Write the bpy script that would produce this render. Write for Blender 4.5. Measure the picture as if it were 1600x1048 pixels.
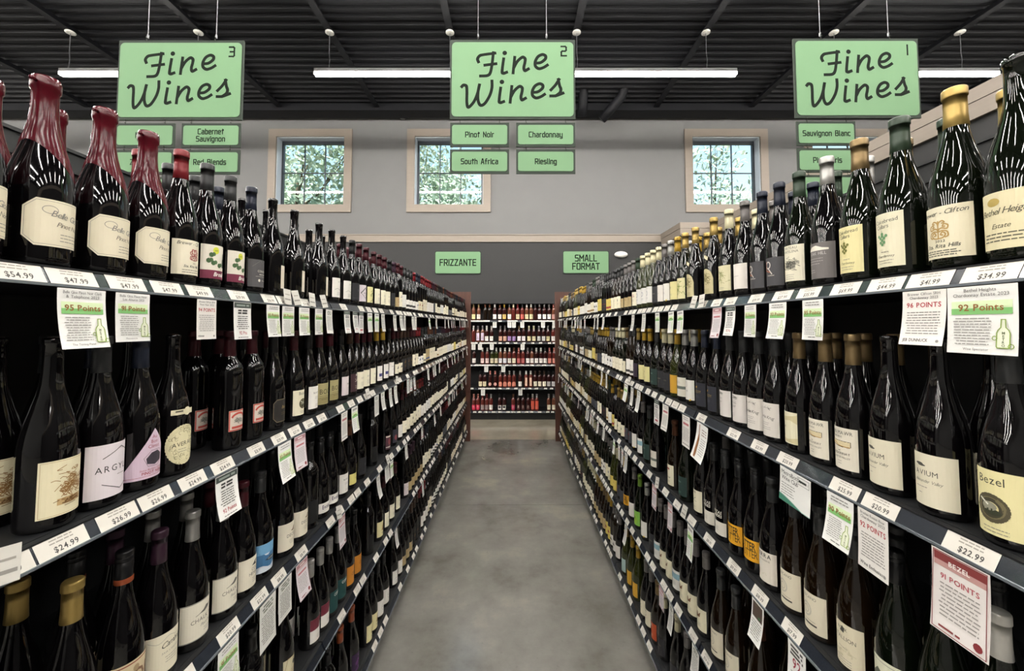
import bpy, bmesh, math, random
from mathutils import Vector, Matrix
RND = random.Random(7)
S = bpy.context.scene
C = S.collection
for o in list(bpy.data.objects): bpy.data.objects.remove(o)

# ------------------------------------------------------------------ camera
F, CX, CY, PITCH, EYE = 620.0, 802.0, 479.5, math.radians(2.6), 1.75
cd = bpy.data.cameras.new('camera'); cam = bpy.data.objects.new('camera', cd); C.objects.link(cam)
cd.sensor_width = 36; cd.lens = F / 1600 * 36; cd.shift_x = -2 / 1600; cd.shift_y = -(524 - CY) / 1600
cd.clip_start = .02; cd.clip_end = 300
cam.location = (0, 0, EYE); cam.rotation_euler = (math.pi / 2 + PITCH, 0, 0)
S.camera = cam
CP, SP = math.cos(PITCH), math.sin(PITCH)
def at(px, py, depth):
    """pixel + known depth -> world point"""
    a, b = (px - CX) / F, -(py - CY) / F
    y, z = CP - SP * b, SP + CP * b
    k = depth / y
    return Vector((a * k, depth, EYE + z * k))
def zof(px, X, Y):
    """depth along the rack of a point at lateral X, height Y (from eye) seen in column px"""
    return (F * X / (px - CX) - Y * SP) / CP
def proj(p):
    X, Y, Z = p[0], p[2] - EYE, p[1]
    zc = Z * CP + Y * SP
    return CX + F * X / zc, CY - F * (Y * CP - Z * SP) / zc

# ------------------------------------------------------------------ world, exposure
S.view_settings.view_transform = 'Standard'; S.view_settings.look = 'None'
S.view_settings.gamma = 1; S.view_settings.use_curve_mapping = False
S.view_settings.exposure = 0.28
LAMP = 84.0          # strength of the lamp diffusers
w = bpy.data.worlds.new('sky'); S.world = w; w.use_nodes = True
nt = w.node_tree; bg = nt.nodes['Background']
sk = nt.nodes.new('ShaderNodeTexSky'); sk.sky_type = 'NISHITA'; sk.sun_disc = False
sk.sun_elevation = math.radians(48); sk.sun_rotation = math.radians(200); sk.air_density = 2.2; sk.dust_density = .2; sk.ozone_density = 3
nt.links.new(sk.outputs[0], bg.inputs[0]); bg.inputs[1].default_value = .24
sd = bpy.data.lights.new('sun', 'SUN'); sun = bpy.data.objects.new('sun', sd); C.objects.link(sun)
sd.energy = 8.0; sd.angle = .01; sd.color = (1, .95, .85)
sun.rotation_euler = (math.radians(42), 0, math.radians(-20)); sun.location = (0, -4, 14)

# ------------------------------------------------------------------ materials
def lin(h):
    h = h.lstrip('#'); v = [int(h[i:i + 2], 16) / 255 for i in (0, 2, 4)]
    return tuple(x / 12.92 if x <= .04045 else ((x + .055) / 1.055) ** 2.4 for x in v) + (1,)
MATS = {}
def M(name, color='#808080', rough=.5, metal=0, coat=0, noise=0, scale=20, emit=0, bump=0, spec=.5, stretch=None):
    if name in MATS: return MATS[name]
    m = bpy.data.materials.new(name); m.use_nodes = True; t = m.node_tree; b = t.nodes['Principled BSDF']
    c = lin(color); b.inputs['Base Color'].default_value = c; b.inputs['Roughness'].default_value = rough
    b.inputs['Metallic'].default_value = metal; b.inputs['Coat Weight'].default_value = coat
    b.inputs['Coat Roughness'].default_value = .04; b.inputs['Specular IOR Level'].default_value = spec
    if emit:
        b.inputs['Emission Color'].default_value = c; b.inputs['Emission Strength'].default_value = emit
    if noise or bump:
        tc = t.nodes.new('ShaderNodeTexCoord'); mp = t.nodes.new('ShaderNodeMapping')
        t.links.new(tc.outputs['Object'], mp.inputs[0])
        if stretch: mp.inputs['Scale'].default_value = stretch
        n = t.nodes.new('ShaderNodeTexNoise'); n.inputs['Scale'].default_value = scale; n.inputs['Detail'].default_value = 6
        t.links.new(mp.outputs[0], n.inputs['Vector'])
        if noise:
            mx = t.nodes.new('ShaderNodeMix'); mx.data_type = 'RGBA'
            mx.inputs[6].default_value = tuple(x * (1 - noise) for x in c[:3]) + (1,)
            mx.inputs[7].default_value = tuple(min(1, x * (1 + noise)) for x in c[:3]) + (1,)
            t.links.new(n.outputs['Fac'], mx.inputs[0]); t.links.new(mx.outputs[2], b.inputs['Base Color'])
        if bump:
            bp = t.nodes.new('ShaderNodeBump'); bp.inputs['Strength'].default_value = bump; bp.inputs['Distance'].default_value = .002
            t.links.new(n.outputs['Fac'], bp.inputs['Height']); t.links.new(bp.outputs[0], b.inputs['Normal'])
    MATS[name] = m
    return m
def P(hexcol, rough=.62):      # printed paper / ink of a colour
    return M('paper_' + hexcol.lstrip('#') + ('' if rough == .62 else '_%d' % (rough * 100)), hexcol, rough)
M('black_metal', '#17181a', .5, noise=.2, scale=60)
M('black_steel', '#0c0d0e', .6)
M('rail_plastic', '#20242b', .2, coat=.5)
M('rail_clear', '#8d959c', .22, metal=.6)
M('wood_end', '#4a2b20', .42, noise=.45, scale=9, stretch=(6, 6, .5))
M('red_glass', '#050405', .06, coat=.3)
M('green_glass', '#070b05', .05, coat=.3)
M('olive_glass', '#262a0c', .06, coat=.4)
M('amber_glass', '#120a04', .06, coat=.4)
M('rose_glass', '#5e3626', .07, coat=.4)
M('rose_deep', '#541f1a', .07, coat=.4)
M('rose_dark', '#2a0d0c', .07, coat=.4)
M('wax', '#4a0b16', .17, noise=.12, scale=40, spec=.35)
M('sign_face', '#698a68', .6, spec=.2)
M('sign_board', '#2c352d', .6, spec=.2)
M('sign_ink', '#121913', .7, spec=.1)
M('wall_paint', '#6a6a69', .85, noise=.05, scale=3, bump=.05)
M('wall_dark', '#2d2d2d', .8, noise=.05, scale=3, bump=.05)
M('trim_wood', '#80766b', .6, noise=.08, scale=5, stretch=(1, 1, 12))
M('steel_deck', '#0b0c10', .6, noise=.12, scale=2, spec=.25)
M('lamp_metal', '#9a9a9a', .4, metal=.3)
M('white_plastic', '#d8d6d0', .4)
M('cable', '#77777a', .4, metal=.5)
M('hook_wire', '#22251f', .4, metal=.6)
M('window_frame', '#2a2f36', .4)
M('window_reveal', '#b4bcc4', .6)
M('bark', '#6a5f52', .9, noise=.3, scale=12)
M('leaf_a', '#b0c0aa', .6); M('leaf_b', '#c8d2bc', .6); M('leaf_c', '#93a892', .6)
M('outside_ground', '#6b6f5e', .9, noise=.2, scale=2)
M('lamp_diffuser', '#fffaf3', .5, emit=LAMP)

def glass_mat():
    m = bpy.data.materials.new('window_glass'); m.use_nodes = True; t = m.node_tree
    for n in list(t.nodes): t.nodes.remove(n)
    out = t.nodes.new('ShaderNodeOutputMaterial'); mx = t.nodes.new('ShaderNodeMixShader')
    tr = t.nodes.new('ShaderNodeBsdfTransparent'); gl = t.nodes.new('ShaderNodeBsdfGlossy'); fr = t.nodes.new('ShaderNodeFresnel')
    tr.inputs[0].default_value = (.93, .97, .97, 1); gl.inputs['Roughness'].default_value = .02; fr.inputs['IOR'].default_value = 1.5
    t.links.new(fr.outputs[0], mx.inputs[0]); t.links.new(tr.outputs[0], mx.inputs[1]); t.links.new(gl.outputs[0], mx.inputs[2])
    t.links.new(mx.outputs[0], out.inputs[0]); MATS['window_glass'] = m
glass_mat()
def floor_mat(name, cols):
    m = bpy.data.materials.new(name); m.use_nodes = True; t = m.node_tree; b = t.nodes['Principled BSDF']
    tc = t.nodes.new('ShaderNodeTexCoord')
    def noise(s, d, r=.6):
        n = t.nodes.new('ShaderNodeTexNoise'); n.inputs['Scale'].default_value = s; n.inputs['Detail'].default_value = d
        n.inputs['Roughness'].default_value = r; t.links.new(tc.outputs['Object'], n.inputs['Vector']); return n
    def ramp(src, stops):
        r = t.nodes.new('ShaderNodeValToRGB'); e = r.color_ramp.elements
        e[0].position, e[0].color = stops[0]; e[1].position, e[1].color = stops[-1]
        for p, c in stops[1:-1]:
            x = e.new(p); x.color = c
        t.links.new(src, r.inputs[0]); return r
    a = noise(1.5, 9, .66); r1 = ramp(a.outputs['Fac'], [(p_, lin(c_)) for p_, c_ in zip((.32, .46, .55, .7), cols)])
    s = noise(38, 3); r2 = ramp(s.outputs['Fac'], [(.27, (.62, .62, .6, 1)), (.36, (1, 1, 1, 1))])
    mx = t.nodes.new('ShaderNodeMix'); mx.data_type = 'RGBA'; mx.blend_type = 'MULTIPLY'; mx.inputs[0].default_value = .35
    t.links.new(r1.outputs[0], mx.inputs[6]); t.links.new(r2.outputs[0], mx.inputs[7]); t.links.new(mx.outputs[2], b.inputs['Base Color'])
    g = noise(2.3, 5); r3 = ramp(g.outputs['Fac'], [(.3, (.13, .13, .13, 1)), (.7, (.26, .26, .26, 1))])
    b.inputs['Coat Weight'].default_value = .5; b.inputs['Coat Roughness'].default_value = .12; t.links.new(r3.outputs[0], b.inputs['Roughness']); MATS[name] = m
floor_mat('polished_concrete', ('#5d5b54', '#72706a', '#7a7872', '#8e897c'))
floor_mat('light_concrete', ('#807a6a', '#918a79', '#989181', '#a89f8b'))
def mat(x): return MATS[x] if x in MATS else P(x)

# ------------------------------------------------------------------ object helpers
def mesh_obj(name, me, parent=None, loc=(0, 0, 0), rz=0):
    o = bpy.data.objects.new(name, me); C.objects.link(o); o.location = loc; o.rotation_euler = (0, 0, rz)
    if parent: o.parent = parent
    return o
def tag(o, label=None, cat=None, group=None, kind=None):
    if label: o['label'] = label
    if cat: o['category'] = cat
    if group: o['group'] = group
    if kind: o['kind'] = kind
    return o
def empty(name, loc=(0, 0, 0), rz=0):
    o = bpy.data.objects.new(name, None); C.objects.link(o); o.location = loc; o.rotation_euler = (0, 0, rz); o.empty_display_size = .05
    return o
class MB:
    def __init__(s): s.v = []; s.f = []; s.m = []; s.mats = []
    def mi(s, m):
        m = mat(m) if isinstance(m, str) else m
        if m not in s.mats: s.mats.append(m)
        return s.mats.index(m)
    def face(s, pts, m):
        i = len(s.v); s.v += [tuple(p) for p in pts]; s.f.append(tuple(range(i, i + len(pts)))); s.m.append(s.mi(m))
    def box(s, a, b, m):
        x0, y0, z0 = a; x1, y1, z1 = b; i = len(s.v)
        s.v += [(x0, y0, z0), (x1, y0, z0), (x1, y1, z0), (x0, y1, z0), (x0, y0, z1), (x1, y0, z1), (x1, y1, z1), (x0, y1, z1)]
        for q in ((0, 3, 2, 1), (4, 5, 6, 7), (0, 1, 5, 4), (1, 2, 6, 5), (2, 3, 7, 6), (3, 0, 4, 7)):
            s.f.append(tuple(i + k for k in q)); s.m.append(s.mi(m))
    def tube(s, pts, r, m, n=8, r1=None):
        pts = [Vector(p) for p in pts]; rings = []; k = s.mi(m)
        for j, p in enumerate(pts):
            d = (pts[min(j + 1, len(pts) - 1)] - pts[max(j - 1, 0)]).normalized()
            a = d.orthogonal().normalized() if j == 0 else (a - d * a.dot(d)).normalized()
            b = d.cross(a); rr = r if r1 is None else r + (r1 - r) * j / (len(pts) - 1); i = len(s.v)
            s.v += [tuple(p + (a * math.cos(q) + b * math.sin(q)) * rr) for q in [2 * math.pi * h / n for h in range(n)]]
            rings.append(i)
        for i0, i1 in zip(rings, rings[1:]):
            for h in range(n):
                s.f.append((i0 + h, i0 + (h + 1) % n, i1 + (h + 1) % n, i1 + h)); s.m.append(k)
        s.f.append(tuple(rings[0] + h for h in reversed(range(n)))); s.m.append(k)
        s.f.append(tuple(rings[-1] + h for h in range(n))); s.m.append(k)
    def lathe(s, prof, m, n=28, at=(0, 0, 0)):
        k = s.mi(m); i = len(s.v)
        for r, z in prof:
            s.v += [(at[0] + r * math.cos(2 * math.pi * h / n), at[1] + r * math.sin(2 * math.pi * h / n), at[2] + z) for h in range(n)]
        for j in range(len(prof) - 1):
            for h in range(n):
                a = i + j * n + h; b = i + j * n + (h + 1) % n
                s.f.append((a, b, b + n, a + n)); s.m.append(k)
    def mesh(s, name, smooth=False):
        me = bpy.data.meshes.new(name); me.from_pydata(s.v, [], s.f); me.update()
        for m in s.mats: me.materials.append(m)
        me.polygons.foreach_set('material_index', s.m)
        if smooth: me.polygons.foreach_set('use_smooth', [True] * len(s.f))
        return me
    def build(s, name, parent=None, loc=(0, 0, 0), rz=0, smooth=False):
        return mesh_obj(name, s.mesh(name, smooth), parent, loc, rz)

# ------------------------------------------------------------------ glyphs (built-in font) for print on labels and cards
CHARS = "ABCDEFGHIJKLMNOPQRSTUVWXYZabcdefghijklmnopqrstuvwxyz0123456789$.,&-'"
GL = {}
def load_glyphs():
    tmp = []
    for bold in (0, 1):
        for ch in CHARS:
            cu = bpy.data.curves.new('glyph', 'FONT'); cu.body = ch; cu.resolution_u = 2; cu.size = 1
            cu.offset = .018 if bold else 0
            o = bpy.data.objects.new('glyph', cu); C.objects.link(o); tmp.append((ch, bold, o))
    dg = bpy.context.evaluated_depsgraph_get(); dg.update()
    for ch, bold, o in tmp:
        me = o.evaluated_get(dg).to_mesh()
        vs = [(v.co.x, v.co.y) for v in me.vertices]; fs = [tuple(p.vertices) for p in me.polygons]
        x0 = min(v[0] for v in vs); x1 = max(v[0] for v in vs)
        GL[ch, bold] = ([(x - x0, y) for x, y in vs], fs, x1 - x0)
    caph = max(v[1] for v in GL['H', 0][0])
    for k, (vs, fs, wd) in GL.items(): GL[k] = ([(x / caph, y / caph) for x, y in vs], fs, wd / caph)
    for ch, bold, o in tmp:
        cu = o.data; bpy.data.objects.remove(o); bpy.data.curves.remove(cu)
load_glyphs()
def text_width(t, bold=0, sp=.14): return sum((.4 if c == ' ' else GL[c, bold][2]) + sp for c in t) - sp

class Flat:
    """flat print laid out in metres (u right, v up) with layers, later wrapped round a bottle or a bent card"""
    def __init__(s): s.mb = MB(); s.layer = 0; s.cnt = 0
    def poly(s, pts, m):
        s.cnt += 1; s.mb.face([(u, v, s.layer + (s.cnt % 40) * .02) for u, v in pts], m)
    def strips(s, step=.006):
        """cut wide faces into upright strips so that they follow a round bottle"""
        b = MB(); b.mats = s.mb.mats
        def half(p, u0, sgn):
            out = []
            for i in range(len(p)):
                A, B_ = p[i - 1], p[i]; a, c = sgn * (A[0] - u0), sgn * (B_[0] - u0)
                if (a < 0) != (c < 0): t = a / (a - c); out.append(tuple(x + (y - x) * t for x, y in zip(A, B_)))
                if c >= 0: out.append(B_)
            return out
        for f, m in zip(s.mb.f, s.mb.m):
            p = [s.mb.v[i] for i in f]; u0, u1 = min(q[0] for q in p), max(q[0] for q in p)
            n = int((u1 - u0) / step) if u1 - u0 > .009 else 0
            for k in range(n + 1):
                q = p if n == 0 else half(half(p, u0 + (u1 - u0) * k / (n + 1), 1), u0 + (u1 - u0) * (k + 1) / (n + 1), -1)
                if len(q) > 2: i = len(b.v); b.v += q; b.f.append(tuple(range(i, i + len(q)))); b.m.append(m)
        s.mb = b
    def rect(s, u0, v0, u1, v1, m, step=.006):
        n = max(1, int(math.ceil((u1 - u0) / step)))
        for i in range(n):
            a, b = u0 + (u1 - u0) * i / n, u0 + (u1 - u0) * (i + 1) / n
            s.poly([(a, v0), (b, v0), (b, v1), (a, v1)], m)
    def shape(s, cols, m):
        for (u0, b0, t0), (u1, b1, t1) in zip(cols, cols[1:]): s.poly([(u0, b0), (u1, b1), (u1, t1), (u0, t0)], m)
    def line(s, pts, wd, m, close=False):
        if close: pts = list(pts) + [pts[0]]
        for (a, b), (c, d) in zip(pts, pts[1:]):
            L = math.hypot(c - a, d - b) or 1e-9; tx, ty = (c - a) / L * wd / 2, (d - b) / L * wd / 2
            a2, b2, c2, d2 = a - tx, b - ty, c + tx, d + ty; nx, ny = -ty, tx
            s.poly([(a2 - nx, b2 - ny), (c2 - nx, d2 - ny), (c2 + nx, d2 + ny), (a2 + nx, b2 + ny)], m)
    def disc(s, u, v, r, m, n=14, ry=None):
        ry = ry or r
        s.poly([(u + r * math.cos(2 * math.pi * i / n), v + ry * math.sin(2 * math.pi * i / n)) for i in range(n)], m)
    def ring(s, u, v, r, wd, m, n=18, a0=0, a1=360, ry=None):
        ry = ry or r
        pts = [(u + r * math.cos(math.radians(a0 + (a1 - a0) * i / n)), v + ry * math.sin(math.radians(a0 + (a1 - a0) * i / n))) for i in range(n + 1)]
        s.line(pts, wd, m)
    def text(s, t, u, v, h, m, bold=0, slant=0, align=0, sp=.14, wide=1.0, rise=0):
        wd = text_width(t, bold, sp) * h * wide; x = u - wd / 2 if align == 0 else u if align < 0 else u - wd
        k = s.mb.mi(m)
        for c in t:
            if c == ' ': x += (.4 + sp) * h * wide; continue
            vs, fs, gw = GL[c, bold]; i = len(s.mb.v)
            for gx, gy in vs:
                X = x + (gx + gy * slant) * h * wide; s.mb.v.append((X, v + gy * h + (X - u) * rise, s.layer))
            for f in fs: s.mb.f.append(tuple(i + q for q in f)); s.mb.m.append(k)
            x += (gw + sp) * h * wide
    def lines(s, u0, u1, v1, n, gap, wd, m, seed=0, ragged=.25, align=0):
        r = random.Random(seed)
        for i in range(n):
            L = (u1 - u0) * (1 - r.random() * ragged); c = (u0 + u1) / 2 if align == 0 else u0 + L / 2
            x = c - L / 2; v = v1 - i * gap
            while x < c + L / 2 - 1e-4:      # broken into word-like dashes
                e = min(c + L / 2, x + wd * r.uniform(2.5, 7)); s.rect(x, v - wd / 2, e, v + wd / 2, m); x = e + wd * .8
    def up(s): s.layer += 1
    def wrap(s, r, d0=.0004, dl=.00022):
        """onto a cylinder of radius r whose front faces -Y"""
        out = []; s.strips()
        for u, v, l in s.mb.v:
            R = r + d0 + l * dl; a = u / r; out.append((R * math.sin(a), -R * math.cos(a), v))
        s.mb.v = out; return s.mb
    def bend(s, r, d0=0, dl=.00035):
        """card hanging from v=0 downward, bent about a horizontal axis: v -> curl"""
        out = []
        for u, v, l in s.mb.v:
            a = -v / r; R = r - (d0 + l * dl)
            out.append((u, -(r - R * math.cos(a)) if r > 0 else 0, -R * math.sin(a)))
        s.mb.v = out; return s.mb
    def plane(s, dl=.0006):
        s.mb.v = [(u, -l * dl, v) for u, v, l in s.mb.v]; return s.mb

# ------------------------------------------------------------------ stroke lettering of the shop signs
SQ = {
 'A': [[(0, 0), (.2, 1), (.32, 1), (.52, 0)], [(.08, .3), (.44, .3)]],
 'B': [[(0, 0), (0, 1), (.38, 1), (.47, .92), (.47, .6), (.4, .53), (0, .53)], [(.4, .53), (.5, .45), (.5, .08), (.42, 0), (0, 0)]],
 'C': [[(.48, 1), (.1, 1), (0, .9), (0, .1), (.1, 0), (.48, 0)]],
 'E': [[(.46, 1), (0, 1), (0, 0), (.46, 0)], [(0, .52), (.4, .52)]],
 'F': [[(.46, 1), (0, 1), (0, 0)], [(0, .52), (.4, .52)]],
 'G': [[(.5, 1), (.1, 1), (0, .9), (0, .1), (.1, 0), (.5, 0), (.5, .5), (.28, .5)]],
 'I': [[(0, 0), (0, 1)]], 'L': [[(0, 1), (0, 0), (.44, 0)]],
 'M': [[(0, 0), (0, 1), (.32, .45), (.64, 1), (.64, 0)]],
 'N': [[(0, 0), (0, 1), (.5, 0), (.5, 1)]],
 'O': [[(.1, 0), (0, .1), (0, .9), (.1, 1), (.42, 1), (.52, .9), (.52, .1), (.42, 0), (.1, 0)]],
 'P': [[(0, 0), (0, 1), (.4, 1), (.5, .9), (.5, .5), (.4, .42), (0, .42)]],
 'R': [[(0, 0), (0, 1), (.4, 1), (.5, .9), (.5, .54), (.4, .45), (0, .45)], [(.26, .45), (.52, 0)]],
 'S': [[(.48, 1), (.1, 1), (0, .92), (0, .6), (.1, .52), (.38, .52), (.48, .43), (.48, .08), (.38, 0), (0, 0)]],
 'T': [[(0, 1), (.52, 1)], [(.26, 1), (.26, 0)]], 'Z': [[(0, 1), (.48, 1), (0, 0), (.48, 0)]],
 'a': [[(.05, .7), (.32, .7), (.42, .62), (.42, 0), (.1, 0), (0, .08), (0, .32), (.1, .4), (.42, .4)]],
 'b': [[(0, 1), (0, 0), (.32, 0), (.42, .1), (.42, .6), (.32, .7), (0, .7)]],
 'c': [[(.38, .7), (.1, .7), (0, .6), (0, .1), (.1, 0), (.38, 0)]],
 'd': [[(.42, 1), (.42, 0), (.1, 0), (0, .1), (0, .6), (.1, .7), (.42, .7)]],
 'e': [[(0, .36), (.42, .36), (.42, .6), (.32, .7), (.1, .7), (0, .6), (0, .1), (.1, 0), (.4, 0)]],
 'f': [[(.32, 1), (.2, 1), (.1, .9), (.1, 0)], [(0, .62), (.3, .62)]],
 'g': [[(.42, .7), (.1, .7), (0, .6), (0, .1), (.1, 0), (.42, 0)], [(.42, .7), (.42, -.2), (.34, -.28), (.04, -.28)]],
 'h': [[(0, 1), (0, 0)], [(0, .7), (.32, .7), (.42, .6), (.42, 0)]],
 'i': [[(0, 0), (0, .7)], [(0, .9), (0, .97)]], 'l': [[(0, 1), (0, .08), (.08, 0)]],
 'n': [[(0, 0), (0, .7), (.32, .7), (.42, .6), (.42, 0)]],
 'o': [[(.1, 0), (0, .1), (0, .6), (.1, .7), (.34, .7), (.44, .6), (.44, .1), (.34, 0), (.1, 0)]],
 'r': [[(0, 0), (0, .7), (.26, .7)]],
 's': [[(.38, .7), (.08, .7), (0, .62), (0, .44), (.08, .37), (.32, .37), (.4, .3), (.4, .08), (.32, 0), (0, 0)]],
 't': [[(.12, .95), (.12, 0)], [(0, .7), (.28, .7), (.28, .85)]],
 'u': [[(0, .7), (0, .1), (.1, 0), (.42, 0), (.42, .7)]], 'v': [[(0, .7), (.2, 0), (.4, .7)]],
 'y': [[(0, .7), (0, .1), (.1, 0), (.42, 0)], [(.42, .7), (.42, -.2), (.34, -.28), (.04, -.28)]],
 '1': [[(0, 0), (0, 1)]], '2': [[(0, 1), (.4, 1), (.5, .9), (.5, .6), (.4, .5), (.1, .5), (0, .4), (0, 0), (.5, 0)]],
 '3': [[(0, 1), (.4, 1), (.5, .9), (.5, .1), (.4, 0), (0, 0)], [(.1, .5), (.5, .5)]],
}
def sq_letters(parent, t, u, v, h, m, wd, sp, y0, name='letter'):
    def gw(c): return .3 if c == ' ' else max(p[0] for st in SQ[c] for p in st)
    W = sum(gw(c) + sp for c in t) - sp; x = u - W * h / 2
    for c in t:
        if c != ' ':
            f = Flat(); f.layer = 1
            for st in SQ[c]: f.line([(x + a * h, v + b * h) for a, b in st], wd * h, m)
            f.mb.v = [(a, y0 - .0006 * l, q) for a, q, l in f.mb.v]; f.mb.build(name, parent)
        x += (gw(c) + sp) * h
def smooth(pts, n=5):
    out = []; P_ = [pts[0]] + list(pts) + [pts[-1]]
    for i in range(1, len(P_) - 2):
        p0, p1, p2, p3 = P_[i - 1:i + 3]
        for k in range(n):
            t = k / n
            out.append(tuple(.5 * (2 * b + (c - a) * t + (2 * a - 5 * b + 4 * c - d) * t * t + (3 * b - a - 3 * c + d) * t ** 3) for a, b, c, d in zip(p0, p1, p2, p3)))
    return out + [pts[-1]]
LET_I = [[(676, 262), (658, 415), (672, 447), (714, 436)]]
LET_N = [[(816, 242), (796, 443)], [(806, 375), (850, 295), (910, 243), (944, 258), (946, 300), (932, 375), (946, 412), (988, 393)]]
LET_E = [[(1080, 318), (1145, 308), (1200, 265), (1204, 225), (1165, 207), (1110, 235), (1076, 300), (1080, 358), (1122, 388), (1180, 373), (1228, 343)]]
FINE = [[(358, 300), (348, 265), (366, 230), (410, 210), (566, 188)], [(546, 182), (530, 330), (508, 440), (470, 478), (385, 484)], [(440, 343), (578, 325)]]
WINES = [[(150, 622), (172, 604), (205, 616), (214, 680), (214, 820), (228, 882), (262, 868), (312, 800), (350, 700), (372, 600)],
         [(368, 612), (354, 700), (356, 800), (386, 860), (440, 838), (500, 740), (528, 640), (529, 550)],
         [(1272, 664), (1330, 600), (1374, 530)], [(1366, 530), (1382, 610), (1396, 655), (1384, 700), (1335, 738)], [(1270, 742), (1340, 738), (1424, 706)]]
LINE1 = FINE + LET_I + LET_N + LET_E
LINE2 = WINES + [[(a - 37, b + 379) for a, b in st] for st in LET_I + LET_N + LET_E]

# ------------------------------------------------------------------ the room
BACK = 7.9                      # depth of the back wall
XL, XR, YR = -22.0, 20.0, -10.0    # the other walls
CEIL = at(800, 176, BACK).z
fl = empty('floor'); fl['kind'] = 'structure'
cuts = [YR, -4.6, -.4, zof(CX + 1, 0, 0) if 0 else 3.95, 6.16, BACK]
b = MB(); b.box((XL, YR, -.2), (XR, BACK, -.012), 'polished_concrete'); b.build('slab_base', fl)
for y0, y1 in zip(cuts, cuts[1:]):
    b = MB(); b.box((XL, y0 + .0025, -.1), (XR, y1 - .0025, 0), 'light_concrete' if y0 > 6 else 'polished_concrete'); b.build('slab', fl)

def struct(name, mb, smooth=False):
    o = mb.build(name, smooth=smooth); o['kind'] = 'structure'; return o
# back wall with four window openings
WIN = [(418.5, 551), (635, 768), (1069, 1201), (1256, 1388)]
WZ0, WZ1 = at(800, 320, BACK).z, at(800, 214, BACK).z      # inner opening
wins = []
for a, c in WIN:
    x0, x1 = at(a + 13, 270, BACK).x, at(c - 13, 270, BACK).x; wins.append((x0, x1))
TRZ1, TRZ0 = at(800, 366.5, BACK).z, at(800, 378.5, BACK).z
b = MB()
b.box((XL, BACK, TRZ0), (XR, BACK + .25, WZ0), 'wall_paint'); b.box((XL, BACK, WZ1), (XR, BACK + .25, CEIL + .3), 'wall_paint')
e = [XL] + [q for p in wins for q in p] + [XR]
for i in range(0, len(e), 2): b.box((e[i], BACK, WZ0), (e[i + 1], BACK + .25, WZ1), 'wall_paint')
struct('wall_back', b)
b = MB(); b.box((XL, BACK - .02, 0), (XR, BACK + .25, TRZ0), 'wall_dark'); struct('wall_back_lower', b)
b = MB(); b.box((XL, BACK - .045, TRZ0), (2.95, BACK, TRZ1), 'trim_wood'); b.box((XL, BACK - .06, TRZ1 - .02), (2.95, BACK, TRZ1), 'trim_wood'); struct('trim_1', b)
b = MB(); b.box((XL - .2, YR, 0), (XL, BACK, CEIL + .3), 'wall_paint'); struct('wall_left', b)
b = MB(); b.box((XR, YR, 0), (XR + .2, BACK, CEIL + .3), 'wall_paint'); struct('wall_right', b)
b = MB(); b.box((XL, YR - .2, 0), (XR, YR, CEIL + .3), 'wall_paint'); struct('wall_rear', b)
# cooler front along the aisle beyond the white wine rack, with a two-board fascia that steps out at the back wall
FX, FB = 3.53, 6.94
b = MB(); b.box((FX + .03, YR + .02, 0), (FX + .2, BACK - .03, TRZ1 - .24), 'wall_dark'); b.box((2.98, FB + .03, 0), (FX + .1, BACK - .03, TRZ1 - .24), 'wall_dark')
struct('wall_cooler', b)
f0 = TRZ1 - .235
b = MB(); b.box((FX, YR + .02, f0), (FX + .25, FB, f0 + .127), 'trim_wood'); struct('trim_2', b)
b = MB(); b.box((FX - .004, YR + .02, f0 + .131), (FX + .25, FB, TRZ1), 'trim_wood'); struct('trim_3', b)
b = MB(); b.box((2.95, FB, f0), (FX + .25, BACK - .05, f0 + .127), 'trim_wood'); struct('trim_4', b)
b = MB(); b.box((2.946, FB - .004, f0 + .131), (FX + .25, BACK - .05, TRZ1), 'trim_wood'); struct('trim_5', b)
b = MB(); b.box((FX + .001, YR + .02, f0 + .126), (FX + .2, FB, f0 + .132), 'black_steel'); b.box((2.955, FB + .004, f0 + .126), (FX + .2, BACK - .06, f0 + .132), 'black_steel'); struct('trim_6', b)

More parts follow.
